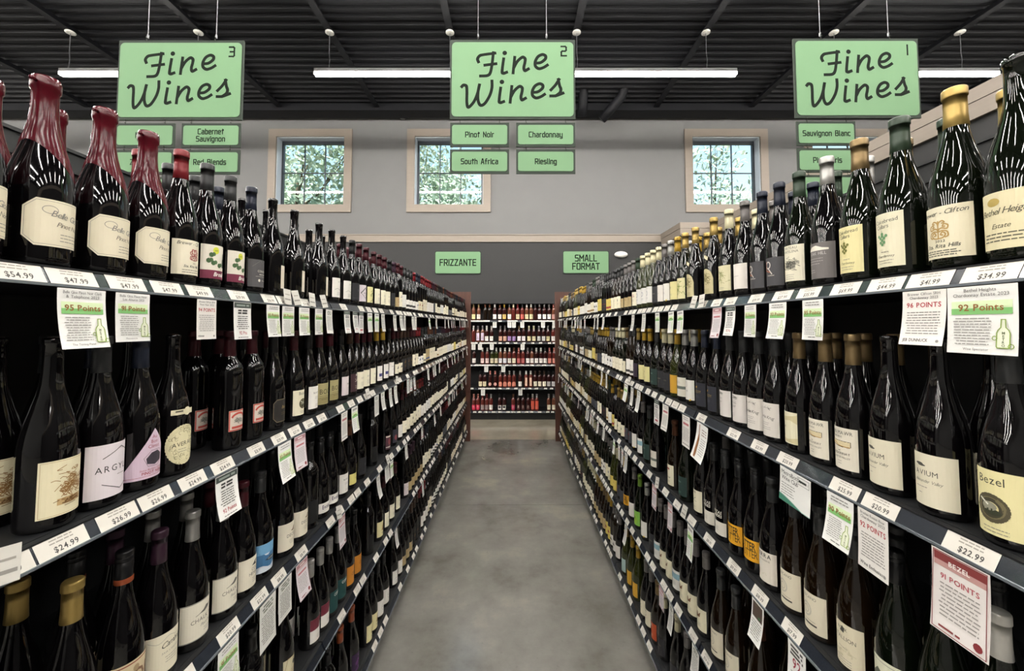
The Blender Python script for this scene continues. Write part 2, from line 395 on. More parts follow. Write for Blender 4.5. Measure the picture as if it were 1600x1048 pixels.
# windows: wooden surround, dark frame, glazing bars, panes
for i, (x0, x1) in enumerate(wins):
    t = .155
    r = empty('window_%d' % (i + 1)); r['kind'] = 'structure'
    for nm, a, c in (('surround_board', (x0 - t, WZ0 - t), (x1 + t, WZ0)), ('surround_board', (x0 - t, WZ1), (x1 + t, WZ1 + t)),
                     ('surround_board', (x0 - t, WZ0), (x0, WZ1)), ('surround_board', (x1, WZ0), (x1 + t, WZ1))):
        b = MB(); b.box((a[0], BACK - .035, a[1]), (c[0], BACK + .002, c[1]), 'trim_wood'); b.build(nm, r)
    b = MB(); g = .012
    b.box((x0, BACK, WZ0), (x0 + g, BACK + .16, WZ1), 'window_reveal'); b.box((x1 - g, BACK, WZ0), (x1, BACK + .16, WZ1), 'window_reveal')
    b.box((x0, BACK, WZ1 - g), (x1, BACK + .16, WZ1), 'window_reveal'); b.box((x0, BACK, WZ0), (x1, BACK + .16, WZ0 + g), 'window_reveal')
    b.build('reveal', r)
    fy0, fy1, k = BACK + .16, BACK + .22, .05
    b = MB()
    b.box((x0, fy0, WZ0), (x0 + k, fy1, WZ1), 'window_frame'); b.box((x1 - k, fy0, WZ0), (x1, fy1, WZ1), 'window_frame')
    b.box((x0 + k, fy0, WZ0), (x1 - k, fy1, WZ0 + k * .6), 'window_frame'); b.box((x0 + k, fy0, WZ1 - k * 1.5), (x1 - k, fy1, WZ1), 'window_frame')
    b.build('window_frame', r)
    gx = [x0 + k + (x1 - x0 - 2 * k) * q / 3 for q in range(4)]; gz = [WZ0 + k * .6, (WZ0 + WZ1) / 2 + .02, WZ1 - k * 1.5]
    for q in (1, 2):
        b = MB(); b.box((gx[q] - .008, fy0 + .015, gz[0]), (gx[q] + .008, fy1 - .015, gz[2]), 'window_frame'); b.build('glazing_bar', r)
    b = MB(); b.box((gx[0], fy0 + .016, gz[1] - .008), (gx[3], fy1 - .016, gz[1] + .008), 'window_frame'); b.build('glazing_bar', r)
    for q in range(3):
        for h in range(2):
            b = MB(); y = (fy0 + fy1) / 2
            b.face([(gx[q], y, gz[h]), (gx[q + 1], y, gz[h]), (gx[q + 1], y, gz[h + 1]), (gx[q], y, gz[h + 1])], 'window_glass'); b.build('pane', r)

# fluted steel deck ceiling, ridge direction across the aisle
b = MB(); y = YR; prof = []
while y < BACK:
    prof += [(y, CEIL + .04), (y + .075, CEIL + .04), (y + .09, CEIL), (y + .135, CEIL)]; y += .15
prof.append((BACK, CEIL + .04))
for (a, za), (c, zc) in zip(prof, prof[1:]): b.face([(XL, a, za), (XL, c, zc), (XR, c, zc), (XR, a, za)], 'steel_deck')
struct('ceiling', b)
b = MB(); b.box((XL, BACK - .35, CEIL - .16), (XR, BACK - .2, CEIL), 'steel_deck'); b.box((XL, BACK - .42, CEIL - .18), (XR, BACK - .13, CEIL - .16), 'steel_deck'); struct('beam_back', b)
LD = 5.55                         # depth of the visible row of lamps
canx = [at(x, 53, LD).x for x in (-95, 110, 310, 515, 703, 901, 1103, 1303, 1500, 1700)]
for i, x in enumerate(canx):
    b = MB(); b.box((x - .05, YR, CEIL - .09), (x + .05, BACK - .36, CEIL - .075), 'steel_deck'); b.box((x - .006, YR, CEIL - .075), (x + .006, BACK - .36, CEIL), 'steel_deck')
    struct('beam_%d' % (i + 1), b)

# linear pendant lamps in rows
LZ = at(800, 114, LD).z
can = MB(); can.lathe([(0, 0), (.055, 0), (.06, -.006), (.06, -.018), (.045, -.024), (0, -.024)], 'white_plastic', 20); can_me = can.mesh('canopy', True)
SEG = [(at(95, 115, LD).x, at(333, 115, LD).x, (1, 2)), (at(492, 115, LD).x, at(1150, 115, LD).x, (3, 4, 5, 6)), (at(1285, 115, LD).x, at(1558, 115, LD).x, (7, 8))]
SEG += [(-21, -15, ()), (-14.2, -8.2, ()), (8.4, 13.4, ()), (14.2, 19.2, ())]  # unseen outer lamps, added to throw more light on the lower shelves
LN = [['linear pendant lamp hanging behind the hanging sign numbered three', 'long linear pendant lamp running behind the hanging sign numbered two', 'linear pendant lamp hanging behind the hanging sign numbered one']]
for row, y in enumerate((LD, 3.6, 1.65, -.3, -2.25, -4.2, -6.15)):
    for k, (x0, x1, cs) in enumerate(SEG):
        r = empty('pendant_lamp', ((x0 + x1) / 2, y, LZ)); xm = (x0 + x1) / 2
        b = MB(); b.box((x0 - xm, -.034, .0), (x1 - xm, .034, .055), 'lamp_metal'); b.build('housing', r)
        b = MB(); b.box((x0 - xm + .004, -.036, -.036), (x1 - xm - .004, .036, 0), 'lamp_diffuser'); b.build('diffuser', r)
        for c in cs:
            o = mesh_obj('canopy', can_me, r, (canx[c] - xm, 0, CEIL - .09 - LZ))
            xe = min(max(canx[c], x0 + .1), x1 - .1) - xm
            b = MB(); b.tube([(xe, 0, .055), (xe + .01, 0, .2), ((xe + canx[c] - xm) / 2, 0, .3), (canx[c] - xm, 0, CEIL - .11 - LZ)], .005, 'cable', 6); b.build('suspension_cable', o if 0 else r)
        for c in ((x0 + .6, x1 - .6) if not cs else ()):
            mesh_obj('canopy', can_me, r, (c - xm, 0, CEIL - LZ)); b = MB(); b.tube([(c - xm, 0, .055), (c - xm, 0, CEIL - .02 - LZ)], .005, 'cable', 6); b.build('suspension_cable', r)
        if k > 2: tag(r, 'unseen added linear pendant lamp of the %s row, hung %s' % (['back', 'second', 'third', 'fourth', 'fifth', 'sixth', 'seventh'][row], ['far beyond the red wine rack', 'beyond the red wine rack', 'beyond the cooler wall', 'far beyond the cooler wall'][k - 3]), 'lamp', 'linear pendant lamps under the dark ceiling')
        elif row == 0: tag(r, LN[0][k], 'lamp', 'linear pendant lamps under the dark ceiling')
        else: tag(r, '%s linear pendant lamp in the %s row counted from the back wall' % (['short', 'long', 'medium'][k], ['second', 'third', 'fourth', 'fifth', 'sixth', 'seventh'][row - 1]), 'lamp', 'linear pendant lamps under the dark ceiling')

# small fittings on the back wall and ceiling
b = MB()
pts = [(.06 * math.cos(a), 0, .06 * math.sin(a)) for a in [0]]
b.lathe([(0, .0), (.12, .0), (.128, .02), (.115, .05), (.07, .07), (0, .078)], 'white_plastic', 24)
me = b.mesh('emergency_light', True); o = mesh_obj('emergency_light', me); o.location = at(970, 398, BACK - .02); o.rotation_euler = (math.pi / 2, 0, 0); o.scale = (1.05, .52, 1)
tag(o, 'white oval emergency light on dark wall beside the SMALL FORMAT sign', 'light')
p = at(629, 182, BACK - .06); b = MB(); b.box((-.045, -.03, -.05), (.045, .06, .05), 'wall_paint'); b.box((-.03, -.045, -.035), (.03, -.03, .035), 'lamp_metal')
q = b.build('junction_box', loc=p); tag(q, 'small grey junction box with conduit high on the grey wall', 'electrical box')
x2 = at(760, 183, BACK - .06).x - p.x
b = MB(); b.tube([(.045, .04, 0), (x2, .04, 0)], .011, 'lamp_metal', 8); b.build('conduit', q)
for (xa, ya, xb, yb, xc, yc, nm) in ((905, 100, 912, 140, 910, 182, 'dark round duct stub curving down by the hanging sign numbered two'), (985, 100, 972, 150, 940, 187, 'dark round duct stub angled across the ceiling beside the straight stub')):
    b = MB(); A, B2, C2 = at(xa, ya, 6.9), at(xb, yb, 7.2), at(xc, yc, 7.4)
    b.tube([A, (A + B2) / 2, B2, (B2 * .5 + C2 * .5), C2], .085, 'steel_deck', 16)
    cc = (A + C2) / 2
    o = b.build('duct', smooth=True); tag(o, nm, 'duct')

# ------------------------------------------------------------------ outside: ground and trees
b = MB(); b.box((-40, BACK + .3, -.3), (40, 60, -.05), 'outside_ground'); struct('ground', b)
def tree(x, y, h, rad, seed, label, leafs=5200):
    r = random.Random(seed); root = empty('tree', (x, y, -.05))
    b = MB(); b.tube([(0, 0, 0), (.1, 0, h * .25), (-.05, .1, h * .5), (.05, 0, h * .8)], .16, 'bark', 8, .04); tips = []
    for k in range(16):
        z0 = h * r.uniform(.25, .7); a = r.uniform(0, 6.28); L = rad * r.uniform(.5, 1)
        e1 = Vector((math.cos(a) * L, math.sin(a) * L, z0 + h * r.uniform(.1, .3))); m0 = Vector((e1.x * .45, e1.y * .45, z0 + (e1.z - z0) * .3))
        b.tube([(0, 0, z0), m0, e1], .055, 'bark', 5, .012); tips += [e1, (m0 + e1) / 2]
        for q in range(2):
            e2 = e1 + Vector((r.uniform(-1, 1), r.uniform(-1, 1), r.uniform(0, 1))) * rad * .3; b.tube([m0, (m0 + e2) / 2 + Vector((0, 0, .1)), e2], .025, 'bark', 4, .006); tips.append(e2)
    b.build('trunk', root)
    b = MB()
    for k in range(leafs):
        t = r.choice(tips); s = rad * .26
        p = t + Vector((r.gauss(0, s), r.gauss(0, s), r.gauss(0, s * .8))); d = Vector((r.uniform(-1, 1), r.uniform(-1, 1), r.uniform(-1, 1))).normalized()
        e2 = d.orthogonal().normalized(); L = r.uniform(.07, .15)
        b.face([p - d * L, p + e2 * L * .45, p + d * L, p - e2 * L * .45], r.choice(['leaf_a', 'leaf_a', 'leaf_b', 'leaf_c']))
    f = b.build('foliage', root); f['kind'] = 'stuff'
    tag(root, label, 'tree', 'trees outside the high windows')
tree(-7.0, 12.6, 8.0, 1.9, 1, 'leafy pale green tree filling the window beside the hanging sign numbered three', 9000)
tree(-4.6, 19, 11.0, 2.2, 2, 'thin branched tree behind the window half covered by the sign numbered two', 7000)
tree(-1.2, 13.5, 7.0, 1.5, 3, 'open bushy tree seen low in the window half covered by sign two', 5000)
tree(6.7, 12.8, 7.3, 1.9, 4, 'rounded green tree under blue sky in the window beside sign one', 8000)
tree(12.4, 19, 8.4, 2.2, 5, 'lower green tree seen through the window behind sign one', 5000)
tree(-12.5, 19.5, 11.0, 2.4, 6, 'tall tree standing beyond the tree beside sign three', 6000)

# ------------------------------------------------------------------ shelving
WL, WR = .685, .672                                     # aisle half widths to the lower rail edge
RAIL = [.0600, -.348, -.757, -1.184, -1.612]            # lower rail edge above / below the eye
DECK = [r + .031 for r in RAIL]
BAY, J0 = 1.22, 620 * .685 / 283                        # bay length, depth of the first joint
BAYS = [J0 - BAY, J0, J0 + BAY, J0 + 2 * BAY, J0 + 3 * BAY, 6.06]
SHW = ['top', 'second', 'third', 'fourth', 'bottom']
PRICES = ['$54.99', '$47.99', '$47.99', '$47.99', '$49.99', '$39.99', '$29.99', '$26.99', '$24.99', '$24.99', '$31.99', '$22.99', '$20.99', '$19.99', '$18.99', '$17.99', '$25.99', '$34.99', '$41.99', '$44.99']
TAGM = {}
def tag_mesh(price, wd, hi):
    """paper price ticket, lying in the rail plane, print as ink faces; near ones carry the figures"""
    k = (price, round(wd, 3), hi)
    if k in TAGM: return TAGM[k]
    f = Flat(); h = .0275
    f.rect(-wd / 2, 0, wd / 2, h, '#c6c2b9', 1); f.up()
    if hi == 2:
        f.lines(-wd * .28, wd * .28, h * .84, 2, .0042, .0016, '#8a867e', len(price)); f.text(price, wd * .05, h * .22, .0075, '#3c3a38', 1)
    elif hi == 1:
        f.lines(-wd * .3, wd * .3, h * .8, 2, .0046, .0014, '#9a968e', 1); f.text(price, 0, h * .2, .0068, '#4a4846', 0)
    else:
        f.rect(-wd * .25, h * .2, wd * .2, h * .4, '#7f7c76', 1)
    f.mb.v = [(u, -.0145 * (1 - v / h) - .0008 - l * .0003, v) for u, v, l in f.mb.v]
    TAGM[k] = f.mb.mesh('price_tag'); return TAGM[k]
TAGPOS = {}      # (side, shelf) -> depth list, filled with the bottles below
BAYOBJ = {}
def shelf_mesh(L, depth):
    """local: length along X, front towards -Y, deck top at z=0"""
    b = MB(); b.box((-L / 2 + .001, .012, -.022), (L / 2 - .001, depth, 0), 'black_metal'); b.box((-L / 2 + .001, .010, -.03), (L / 2 - .001, .0118, 0), 'black_metal')
    return b.mesh('shelf')
def rail_mesh(L):
    b = MB(); x0, x1 = -L / 2 + .004, L / 2 - .004; h = .0275
    def strip(ya, za, yb, zb, m, t=.002):
        b.face([(x0, ya, za), (x1, ya, za), (x1, yb, zb), (x0, yb, zb)], m); b.face([(x0, yb + t, zb), (x1, yb + t, zb), (x1, ya + t, za), (x0, ya + t, za)], m)
    strip(-.0145, 0, 0, h, 'rail_plastic')
    b.box((x0, -.0165, -.002), (x1, -.0125, .0022), 'rail_clear'); b.box((x0, -.002, h - .001), (x1, .011, h + .002), 'black_metal')
    for x in (x0, x1): b.face([(x, -.0145, 0), (x, .002, 0), (x, .002, h), (x, 0, h)], 'rail_plastic')
    return b.mesh('price_rail')
def make_bay(label, org, rz, L, depth, top, back_x, heights, group, end=None):
    """org: floor point on the shelf front line at the bay's middle; local -Y faces the aisle"""
    r = empty('shelving_bay', org, rz); tag(r, label, 'shelving', group)
    b = MB(); b.box((-L / 2 + .001, back_x, .0), (L / 2 - .001, back_x + .03, top), 'black_metal'); bp = b.build('back_panel', r)
    b = MB(); b.box((-L / 2 + .001, back_x - .01, top - .055), (L / 2 - .001, back_x, top - .05), 'black_steel'); b.box((-L / 2 + .001, back_x - .006, top), (L / 2 - .001, back_x + .036, top + .008), 'black_metal'); b.build('top_cap', r)
    b = MB(); b.box((-L / 2 + .001, .06, 0), (L / 2 - .001, .08, heights[-1] - .024), 'black_steel'); b.build('kick_plate', r)
    for s in (-1, 1):
        b = MB(); x = s * (L / 2 - .014); b.box((x - .012, back_x - .03, 0), (x + .012, back_x, top - .06), 'black_steel'); b.build('upright', r)
    sm, rm = shelf_mesh(L, back_x - .002), rail_mesh(L); shs = []
    for h in heights:
        s = mesh_obj('shelf', sm, r, (0, 0, h)); mesh_obj('price_rail', rm, s, (0, 0, -.031)); shs.append(s)
    return r, shs
SIDE = {'red': (-1, WL, math.pi / 2), 'white': (1, WR, -math.pi / 2)}
HB = [EYE + d for d in DECK]
TOPB = EYE + .452
nb = len(BAYS) - 1
ordw = ['first', 'second', 'third', 'fourth', 'fifth']
for side, (sg, W, rz) in SIDE.items():
    for i in range(nb):
        y0, y1 = BAYS[i], BAYS[i + 1]
        lab = 'black shelving bay of the %s wine rack, %s bay from its wooden end panel' % (side, ordw[nb - 1 - i]) if i < nb - 1 else 'black shelving bay of the %s wine rack that carries the wooden end panel' % side
        r, shs = make_bay(lab, (sg * (W + .0145), (y0 + y1) / 2, 0), rz, y1 - y0, .42, TOPB, 1.15 - W, HB, 'shelving bays of the %s wine rack' % side)
        BAYOBJ[side, i] = shs
        if i == nb - 1:
            b = MB(); L = y1 - y0; x0 = (L / 2 + .002) * (1 if sg < 0 else -1); x1 = x0 + .03 * (1 if sg < 0 else -1)
            b.box((min(x0, x1), -.05, 0), (max(x0, x1), .92, at(735, 456, 6.08).z), 'wood_end'); q = b.build('end_panel', r); q['label'] = 'dark brown wooden end panel'
def add_tag(side, shelf, y, price, wd=.062, hi=0, rosebay=None):
    for i in range(nb):
        if BAYS[i] + wd / 2 + .004 < y < BAYS[i + 1] - wd / 2 - .004:
            s = BAYOBJ[side, i][shelf]; u = y - (BAYS[i] + BAYS[i + 1]) / 2
            mesh_obj('price_tag', tag_mesh(price, wd, hi), s, (u if side == 'red' else -u, 0, -.031)); return
# rosé rack across the end of the aisle
RF = 7.37; RX = -.285
RB = [(RX - BAY, RX), (RX, RX + BAY)]
ROSEB = []
for i, (x0, x1) in enumerate(RB):
    r, shs = make_bay('black shelving bay of the rosé wine rack below the ' + ['FRIZZANTE sign', 'SMALL FORMAT sign'][i],
                      ((x0 + x1) / 2, RF + .0145, 0), 0, x1 - x0, .42, 2.23, .43, HB, 'shelving bays of the rosé wine rack')
    b = MB(); b.box((-BAY / 2 + .001, .0, 2.15), (BAY / 2 - .001, .43, 2.225), 'black_metal'); b.build('header', r)
    ROSEB.append((x0, x1, shs))

# ------------------------------------------------------------------ bottles
PROF = {
 'bur': [(0, .006), (.028, .003), (.036, 0), (.0395, .004), (.0405, .012), (.0405, .06), (.0405, .112), (.0397, .127), (.0372, .144), (.0325, .163), (.0262, .184), (.0202, .205), (.0163, .224), (.0147, .243), (.0143, .262), (.0143, .2835), (.0156, .285), (.0156, .293), (.0142, .296), (0, .296)],
 'bor': [(0, .006), (.026, .003), (.033, 0), (.0362, .004), (.037, .012), (.037, .09), (.037, .186), (.0363, .197), (.0335, .208), (.028, .218), (.0215, .227), (.017, .236), (.0148, .248), (.0141, .262), (.0139, .287), (.0152, .2885), (.0152, .297), (.0138, .3), (0, .3)],
 'tall': [(0, .006), (.024, .003), (.032, 0), (.0352, .004), (.036, .012), (.036, .09), (.0358, .13), (.0335, .165), (.029, .195), (.0238, .222), (.019, .247), (.0158, .27), (.0143, .29), (.014, .303), (.0152, .3045), (.0152, .312), (.0138, .315), (0, .315)],
}
BODY = {'bur': .0405, 'bor': .037, 'tall': .036}
HT = {'bur': .296, 'bor': .3, 'tall': .315}
def glass_mesh(shape, n=32):
    b = MB(); b.lathe(PROF[shape], 'red_glass', n); me = b.mesh('bottle_' + shape, True); me.materials.clear(); me.materials.append(None); return me
GM = {k: glass_mesh(k) for k in PROF}
def rad(shape, z):
    p = PROF[shape]
    for (r0, z0), (r1, z1) in zip(p[2:], p[3:]):
        if z0 <= z <= z1 and z1 > z0: return r0 + (r1 - r0) * (z - z0) / (z1 - z0)
    return .0145
def cap_mesh(shape, kind):
    h = HT[shape]; b = MB(); n = 28; t = .0009
    if kind == 'foil':
        z0 = h - .064; prof = [(rad(shape, z0) + t * .2, z0 - .0005)] + [(rad(shape, z) + t, z) for z in (z0, h - .045, h - .03, h - .014)]
        prof += [(.0154, h - .0150), (.0154, h - .0140), (.0165, h - .01385), (.0168, h - .0132), (.0168, h - .0115), (.0168, h - .0025), (.0164, h - .0004), (.0152, h + .0010), (.0145, h + .0012), (0, h + .0012)]
        b.lathe(prof, 'red_glass', n)
    elif kind == 'screw':
        z0 = h - .058; prof = [(.0152, z0), (.0158, z0 + .001), (.0158, h - .02), (.0150, h - .0192), (.0150, h - .0175), (.0158, h - .0167), (.0158, h - .0105), (.0153, h - .010), (.0158, h - .0095), (.0160, h - .001), (.0150, h + .0012), (0, h + .0012)]
        b.lathe(prof, 'red_glass', n)
    elif kind == 'cork':
        b.lathe([(.0090, h - .004), (.0090, h + .0008), (0, h + .0008)], 'red_glass', 16)
    elif kind == 'wax':
        zs = [0, .12, .25, .38, .5, .62, .72, .8]; i0 = 0; tops = [(rad(shape, h - .035) + .0022, h - .035), (.0163, h - .021), (.0181, h - .018), (.0188, h - .011), (.0186, h - .004), (.0168, h + .002), (.009, h + .004), (0, h + .0042)]
        n = 40; cols = []
        for k in range(n):
            a = 2 * math.pi * k / n; zl = .156 - .036 * math.cos(a - .15) + .0012 * math.sin(3 * a)
            col = []
            for q in zs:
                z = zl + (h - .035 - zl) * q / .8 * .98; th = .0003 if q == 0 else .002
                col.append((rad(shape, z) + th, z))
            cols.append(col + tops)
        m = len(cols[0]); kk = b.mi('red_glass')
        for k, col in enumerate(cols):
            a = 2 * math.pi * k / n; b.v += [(r * math.cos(a), r * math.sin(a), z) for r, z in col]
        for k in range(n):
            for j in range(m - 1):
                p, q = k * m + j, ((k + 1) % n) * m + j; b.f.append((p, q, q + 1, p + 1)); b.m.append(kk)
        b.tube([(-.016, -.004, h - .010), (-.024, -.007, h - .0095), (-.028, -.008, h - .0105)], .0022, 'red_glass', 8, .0034)
    me = b.mesh('capsule_' + kind, True); me.materials.clear(); me.materials.append(None); return me
CM = {(s, k): cap_mesh(s, k) for s in PROF for k in ('foil', 'screw', 'cork')}
CM['bur', 'wax'] = cap_mesh('bur', 'wax')
def objmat(o, m):
    o.material_slots[0].link = 'OBJECT'; o.material_slots[0].material = m
FOIL = {'maroon': '#3a0f18', 'red': '#701a20', 'black': '#141416', 'charcoal': '#2e2f30', 'navy': '#1d2230', 'gold': '#ab9154', 'yellow': '#a5842c', 'tan': '#85704e', 'brown': '#3c2a20', 'cream': '#c9c2a0', 'silver': '#a9a8a4', 'grey': '#6a6664', 'purple': '#35202e', 'green': '#2b3a2c', 'blue': '#2c4468', 'white': '#cfccc4', 'pink': '#c07a70', 'orange': '#8c4528', 'copper': '#6a4432', 'lime': '#62842f', 'wax': None}
def foilmat(c, kind):
    if c == 'wax': return MATS['wax']
    metal = .65 if c in ('gold', 'silver', 'copper', 'tan') else .2
    return M('capsule_' + c + ('_cap' if kind == 'screw' else ''), FOIL[c], .3 if metal < .5 else .34, metal=metal, noise=.08, scale=90)

INK, GREY, GOLD, RED, PALE = '#2c2a28', '#7d7a74', '#8a6a34', '#8c2a2c', '#d9d4c6'
CREAM, WHITE, IVORY = '#ddd5be', '#dedad2', '#e2dcc4'
DES = {}
def slim(k): return .90 if '_fill_' in k else .93 if k in ('belle', 'brewR', 'bethel', 'cake1', 'cake2') else .86     # how slender the bottle is beside the standard profile
class D: pass
def design(key, desc, shape='bur', glass=None, cap=('foil', 'black'), draw=None, z=(.02, .098), w=.042, paper=CREAM, neck=None):
    d = D(); d.key, d.desc, d.shape, d.glass, d.cap = key, desc, shape, glass, cap
    r = BODY[shape]
    if draw is None and paper is None: d.label = None
    else:
        f = Flat()
        if paper: f.rect(-w, z[0], w, z[1], paper)
        f.up()
        if draw: draw(f)
        d.label = f.wrap(r).mesh('label_' + key)
    d.neck = neck; DES[key] = d
    return d
def scroll(f, u, v, s, m, wd=.0016):
    for x in (-1, 1):
        for pts in ([(0, -1), (.5, -.92), (.74, -.55), (.45, -.28), (.26, -.55), (.46, -.64)], [(0, .05), (.4, .2), (.88, .05), (.98, .45), (.62, .62), (.5, .38), (.7, .34)], [(0, .42), (.12, .85), (.46, 1.02), (.66, .82), (.44, .74)], [(.1, -.2), (.5, -.12), (.9, -.3), (.98, -.75), (.72, -.9)]):
            f.line(smooth([(u + x * a * s, v + b * s) for a, b in pts], 3), wd, m)
    f.line([(u, v + s), (u, v - s)], wd, m); f.poly([(u, v + s * .35), (u + s * .16, v), (u, v - s * .35), (u - s * .16, v)], m)
def sketch(f, u, v, w, h, m, n, seed, wd=.0007):
    r = random.Random(seed)
    for i in range(n):
        a, b_ = u + r.gauss(0, w * .4), v + r.gauss(0, h * .4); a = min(max(a, u - w), u + w); b_ = min(max(b_, v - h), v + h)
        f.line(smooth([(a, b_), (a + r.uniform(-.3, .3) * w, b_ + r.uniform(-.2, .2) * h), (a + r.uniform(-.5, .5) * w, b_ + r.uniform(-.3, .3) * h)], 3), wd, m)
def oct_cols(w, z0, z1, c): return [(-w, z0 + c, z1 - c), (-w + c, z0, z1)] + [(-w + c + (2 * w - 2 * c) * i / 10, z0, z1) for i in range(1, 10)] + [(w - c, z0, z1), (w, z0 + c, z1 - c)]
def fine(f, z, n=3, w=.02, m=GREY, u=0, seed=3, gap=.005, wd=.0011): f.lines(u - w, u + w, z, n, gap, wd, m, seed)

# -- red rack, named designs
def _(f):
    f.shape(oct_cols(.046, .028, .100, .014), '#d8cfb6'); f.up(); c = .012; w = .0435
    f.line([(-w, .031 + c), (-w, .097 - c), (-w + c, .097), (w - c, .097), (w, .097 - c), (w, .031 + c), (w - c, .031), (-w + c, .031)], .0005, GREY, True)
    f.ring(-.016, .084, .009, .0008, GREY, 18, 0, 360, .006); f.text('Belle Glos', .008, .072, .0095, GREY, 0, .35, sp=.02, rise=-.12); f.text('Pinot Noir', .012, .058, .0075, '#6e675c', 0, .35, sp=.02, rise=-.08)
    fine(f, .048, 3, .018, GREY, .014)
design('belle', 'red wax dipped wine bottle with clipped corner cream label', cap=('wax', 'wax'), paper=None, draw=_)
def _(f):
    f.text('Brewer - Clifton', 0, .083, .0075, INK, 0, .3, sp=.05); scroll(f, .006, .062, .012, RED, .0017); f.text('2022', .006, .042, .003, INK); f.text('Sta. Rita Hills', 0, .034, .005, INK, 1, .25, sp=.06); fine(f, .028, 2, .024, INK)
design('brewL', 'red wine bottle with red capsule and red scroll emblem on cream label', cap=('foil', 'red'), z=(.018, .094), w=.044, draw=_)
def _(f):
    f.rect(-.042, .018, .042, .038, '#6d1f3a'); f.disc(-.006, .085, .0085, '#c9cc3c'); f.up(); f.text('2019', -.006, .083, .0035, '#6a7a2c', 1)
    for (a, c) in ((-.018, .074), (-.013, .055), (.004, .050), (-.024, .060)):
        f.disc(a, c, .006, '#3e5a34', 7); f.disc(a + .006, c + .002, .005, '#4a6640', 7)
    f.poly([(.016, .046), (.024, .046), (.024, .064), (.0215, .068), (.0215, .080), (.0185, .080), (.0185, .068), (.016, .064)], '#23301f'); f.text('Brouilly', .008, .024, .0095, WHITE, 1, .3, sp=.03)
design('breut', 'red wine bottle with yellow dot and green leaves on its label', cap=('foil', 'charcoal'), z=(.018, .098), paper='#d9d2c4', draw=_)
def _(f):
    f.line([(-.03, .07), (-.005, .088), (.02, .07)], .0006, GREY); f.text('CONVENE', .006, .055, .006, PALE, 0); f.text('PINOT NOIR', .006, .047, .0032, PALE, 1); f.line([(-.02, .043), (.03, .043)], .0005, PALE); f.disc(-.008, .032, .004, PALE); fine(f, .032, 1, .01, PALE, .012)
design('conv', 'red wine bottle with slate grey label and blue grey capsule', cap=('foil', 'navy'), paper='#4c4a4c', z=(.014, .09), draw=_)
def _(f): f.text('Dante', .014, .062, .006, INK); f.disc(.02, .08, .004, GOLD); fine(f, .05, 4, .012, GREY, .016)
design('edgeL', 'capless dark red wine bottle with cream label turned sideways', cap=('cork', 'brown'), paper='#cfc6b4', z=(.02, .09), w=.03, draw=_)
def _(f): f.line(smooth([(-.03, .05), (-.015, .056), (0, .05), (.015, .054), (.03, .05)], 4), .0012, GREY); f.text('SAVIN', 0, .08, .006, GREY); fine(f, .04, 3)
design('wave', 'red wine bottle with white label and a thin grey wave line', cap=('cork', 'brown'), paper=WHITE, draw=_)
def _(f): f.line([(-.03, .06), (0, .085), (.03, .06)], .004, INK); f.line([(-.03, .06), (0, .035), (.03, .06)], .002, INK); f.up(); f.text('ARGYLE', .006, .056, .0075, INK, 0); fine(f, .05, 1, .01)
design('chev', 'red wine bottle with white label and a black chevron', cap=('foil', 'maroon'), paper='#d6ccd0', draw=_)
def _(f): sketch(f, 0, .06, .03, .03, '#5a5a24', 26, 5, .0015)
design('vine', 'red wine bottle with pale yellow label and tangled vine drawing', cap=('foil', 'maroon'), paper='#dcd49a', draw=_)
def _(f): f.text('La Crema', .004, .066, .008, GREY, 0, .35, sp=.05); fine(f, .05, 4)
design('crema', 'red wine bottle with cream label and slanted script', cap=('foil', 'maroon'), paper=IVORY, draw=_)
def _(f):
    f.line([(-.042, .022), (-.042, .104), (.042, .104), (.042, .022)], .0006, '#a58c62', True); sketch(f, .0, .066, .024, .024, '#8a6434', 90, 11, .0009); f.rect(-.02, .036, .022, .046, '#b89b6c'); f.up(); sketch(f, 0, .04, .024, .006, '#6a4a22', 24, 4, .0009)
design('treeL', 'red wine bottle with brown sketched landmark drawing on cream label', cap=('cork', 'brown'), paper='#d8cfae', z=(.02, .106), w=.045, draw=_)
def _(f):
    f.line([(-.024, .084), (.008, .100), (.04, .084)], .0012, INK); f.line([(-.024, .040), (.008, .026), (.04, .040)], .0012, INK); f.text('ARGYLE', -.002, .060, .0105, INK, 0, sp=.3); fine(f, .052, 1, .014, GREY, .014)
design('argyle', 'red wine bottle with wide lilac white label and hexagon line emblem', cap=('foil', 'charcoal'), paper='#d5ccd0', z=(.016, .108), w=.05, draw=_)
def _(f):
    f.shape([(-.058, .020, .022), (-.046, .020, .036), (-.034, .020, .053), (-.022, .020, .070), (-.010, .020, .087), (0, .020, .102), (.008, .020, .114), (.018, .020, .101), (.030, .020, .084), (.042, .020, .067)], '#c9b3c2'); f.up()
    f.text('Au', .008, .095, .0065, RED); f.text('Bon', .008, .086, .0065, RED); f.text('Climat', .008, .077, .0065, RED)
    pts = [(-.008, .058), (.002, .068), (.016, .070), (.028, .062), (.026, .050), (.010, .044), (-.006, .048)]; f.line([(-.012, .059), (.002, .072), (.024, .072), (.033, .058), (.018, .041), (-.004, .043)], .0006, INK, True); f.up(); f.poly(pts, '#37313a')
    f.text('Santa Barbara County', .006, .035, .0035, RED, 0, .25); f.text('PINOT NOIR', .008, .028, .0052, RED, 1); f.line([(-.05, .025), (.04, .025)], .0006, RED)
design('aubon', 'red wine bottle with pink triangular label and dark leaf map', cap=('foil', 'navy'), paper=None, draw=_)
